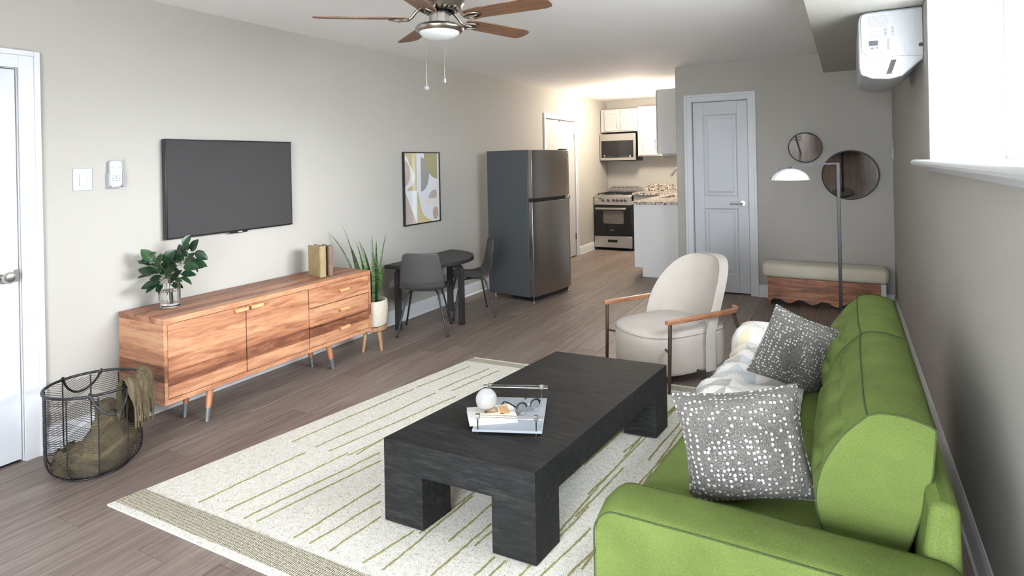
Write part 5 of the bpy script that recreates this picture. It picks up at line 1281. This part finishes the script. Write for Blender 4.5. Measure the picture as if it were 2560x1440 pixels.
# strip climbing the inside wall, over the rim, and down outside
ac, aw_ = .66, .52
def strip(u, v):
    a = ac + (v - .5) * 2 * aw_ * (.82 + .18 * math.sin(PI * u)); wob = .010 * math.sin(16 * a + 5 * u) + .006 * math.sin(31 * a)
    zt = BH - .012 + .014
    if u < .5:
        t = u / .5; z = .16 + (zt - .16) * t; r_ = BR - .020 - abs(wob) - .03 * (1 - t)
    elif u < .64:
        q = (u - .5) / .14 * PI; z = zt + .020 * math.sin(q) + abs(wob) * .6; r_ = BR - .020 + .044 * (1 - math.cos(q)) / 2
    else:
        t = (u - .64) / .36; z = zt - .11 * t; r_ = BR + .024 + abs(wob) + .012 * t
    return (r_ * math.cos(a), r_ * math.sin(a), z)
b = B(); b.grid(strip, 44, 40); o = b.build('draped_end', bm2.m, bt, smooth=80, fix=False); q = o.modifiers.new('solid', 'SOLIDIFY'); q.thickness = .006; q.offset = 0
for i in range(26):
    v = (i + .5) / 26; p = Vector(strip(1., v)); L = rb.uniform(.075, .11); out = Vector((p.x, p.y, 0)).normalized()
    b = B(); b.tube([p + Vector((0, 0, .004)), p + Vector((0, 0, -L * .5)) + out * .004, p + Vector((0, 0, -L)) + out * rb.uniform(-.002, .006)], [.0042, .0046, .0034], 6); b.build('fringe', bm2.m, bt, smooth=70)

# ------------------------------------------------------------------ wall air conditioner
ac_ = thing('air_conditioner', 'white wall air conditioner with rating labels on its side', 'air conditioner', (XR, 3.96, 1.86))
pf = [(-.0005, .385), (-.0005, .10), (-.02, .085), (-.10, .012), (-.16, .0), (-.24, .008), (-.298, .035), (-.306, .075), (-.306, .345), (-.298, .372), (-.27, .385)]
b = B(); b.prism(pf, 1, .0, .84); body = b.build('casing', 'plast', ac_, bevel=.008, seg=3, smooth=35)
sd_ = [(-.002, .378), (-.002, .118), (-.06, .118), (-.10, .124), (-.20, .12), (-.26, .132), (-.293, .16), (-.295, .35), (-.285, .372), (-.265, .378)]
b = B(); b.prism(sd_, 1, -.006, .0); sdp = b.build('side_panel', 'plast', ac_, bevel=.003)
b = B(); b.hexa([(-.175, -.001, .028), (-.150, -.001, .028), (-.125, -.001, .105), (-.150, -.001, .105), (-.175, .01, .028), (-.150, .01, .028), (-.125, .01, .105), (-.150, .01, .105)]); b.build('louvre_slot', 'blackpl', ac_)
b = B(); b.tube([(-.012, -.0062, .175), (-.012, -.0075, .175)], .011, 14); b.build('pipe_knockout', 'blackpl', sdp)
b = B(); b.tube([(-.03, -.0064, .20), (-.075, -.0064, .192), (-.086, -.0064, .18), (-.086, -.0064, .145), (-.075, -.0064, .132), (-.03, -.0064, .132)], .0013, 5); b.build('knockout_line', plain('shadow_grey', S(170, 172, 176), .6), sdp)
lab = plain('label_white', S(190, 194, 202), .5); ink = plain('label_ink', S(84, 90, 106), .6); inkd = plain('label_dark', S(58, 60, 68), .6)
def lbl(x0, x1, z0, z1, kind):
    b = B(); b.box(x0, x1, -.0066, -.0061, z0, z1); L_ = b.build('label', lab, sdp)
    b = B(); rr3 = random.Random(int(1000 * (x1 + z1))); 
    if kind == 'text':
        z = z1 - .008
        while z > z0 + .004:
            x = x0 + .004
            while x < x1 - .008:
                w = rr3.uniform(.004, .016); b.box(x, min(x + w, x1 - .003), -.0069, -.0066, z - .002, z); x += w + .003
            z -= .0062
        b.build('print_lines', ink, L_)
    elif kind == 'plate':
        for z in (z1 - .010, z1 - .03, z1 - .037, z1 - .044, z1 - .066, z1 - .072):
            x = x0 + .004
            while x < x1 - .010:
                w = rr3.uniform(.006, .02); b.box(x, min(x + w, x1 - .003), -.0069, -.0066, z - .0022, z); x += w + .004
        b.build('print_lines', ink, L_)
        b = B(); b.box(x0 + .012, x1 - .016, -.007, -.0066, z0 + .034, z0 + .062); b.build('print_block', inkd, L_)
        b = B(); b.box(x0 + .02, x0 + .035, -.0069, -.0066, z0 + .014, z0 + .026); b.box(x0 + .045, x0 + .055, -.0069, -.0066, z0 + .016, z0 + .026); b.build('print_marks', ink, L_)
    else:
        z = z0 + .002
        while z < z1 - .003: h = rr3.uniform(.0012, .0036); b.box(x0 + .002, x1 - .002, -.0069, -.0066, z, min(z + h, z1 - .001)); z += h + rr3.uniform(.001, .0026)
        b.build('bars', ink, L_)
lbl(-.262, -.150, .290, .366, 'text'); lbl(-.268, -.196, .158, .282, 'plate'); lbl(-.186, -.166, .236, .288, 'bars'); lbl(-.152, -.132, .240, .290, 'bars'); lbl(-.172, -.154, .160, .226, 'bars')
b = B(); b.box(-.3085, -.3055, .05, .79, .10, .33); b.build('front_panel', 'plast', ac_, bevel=.002)
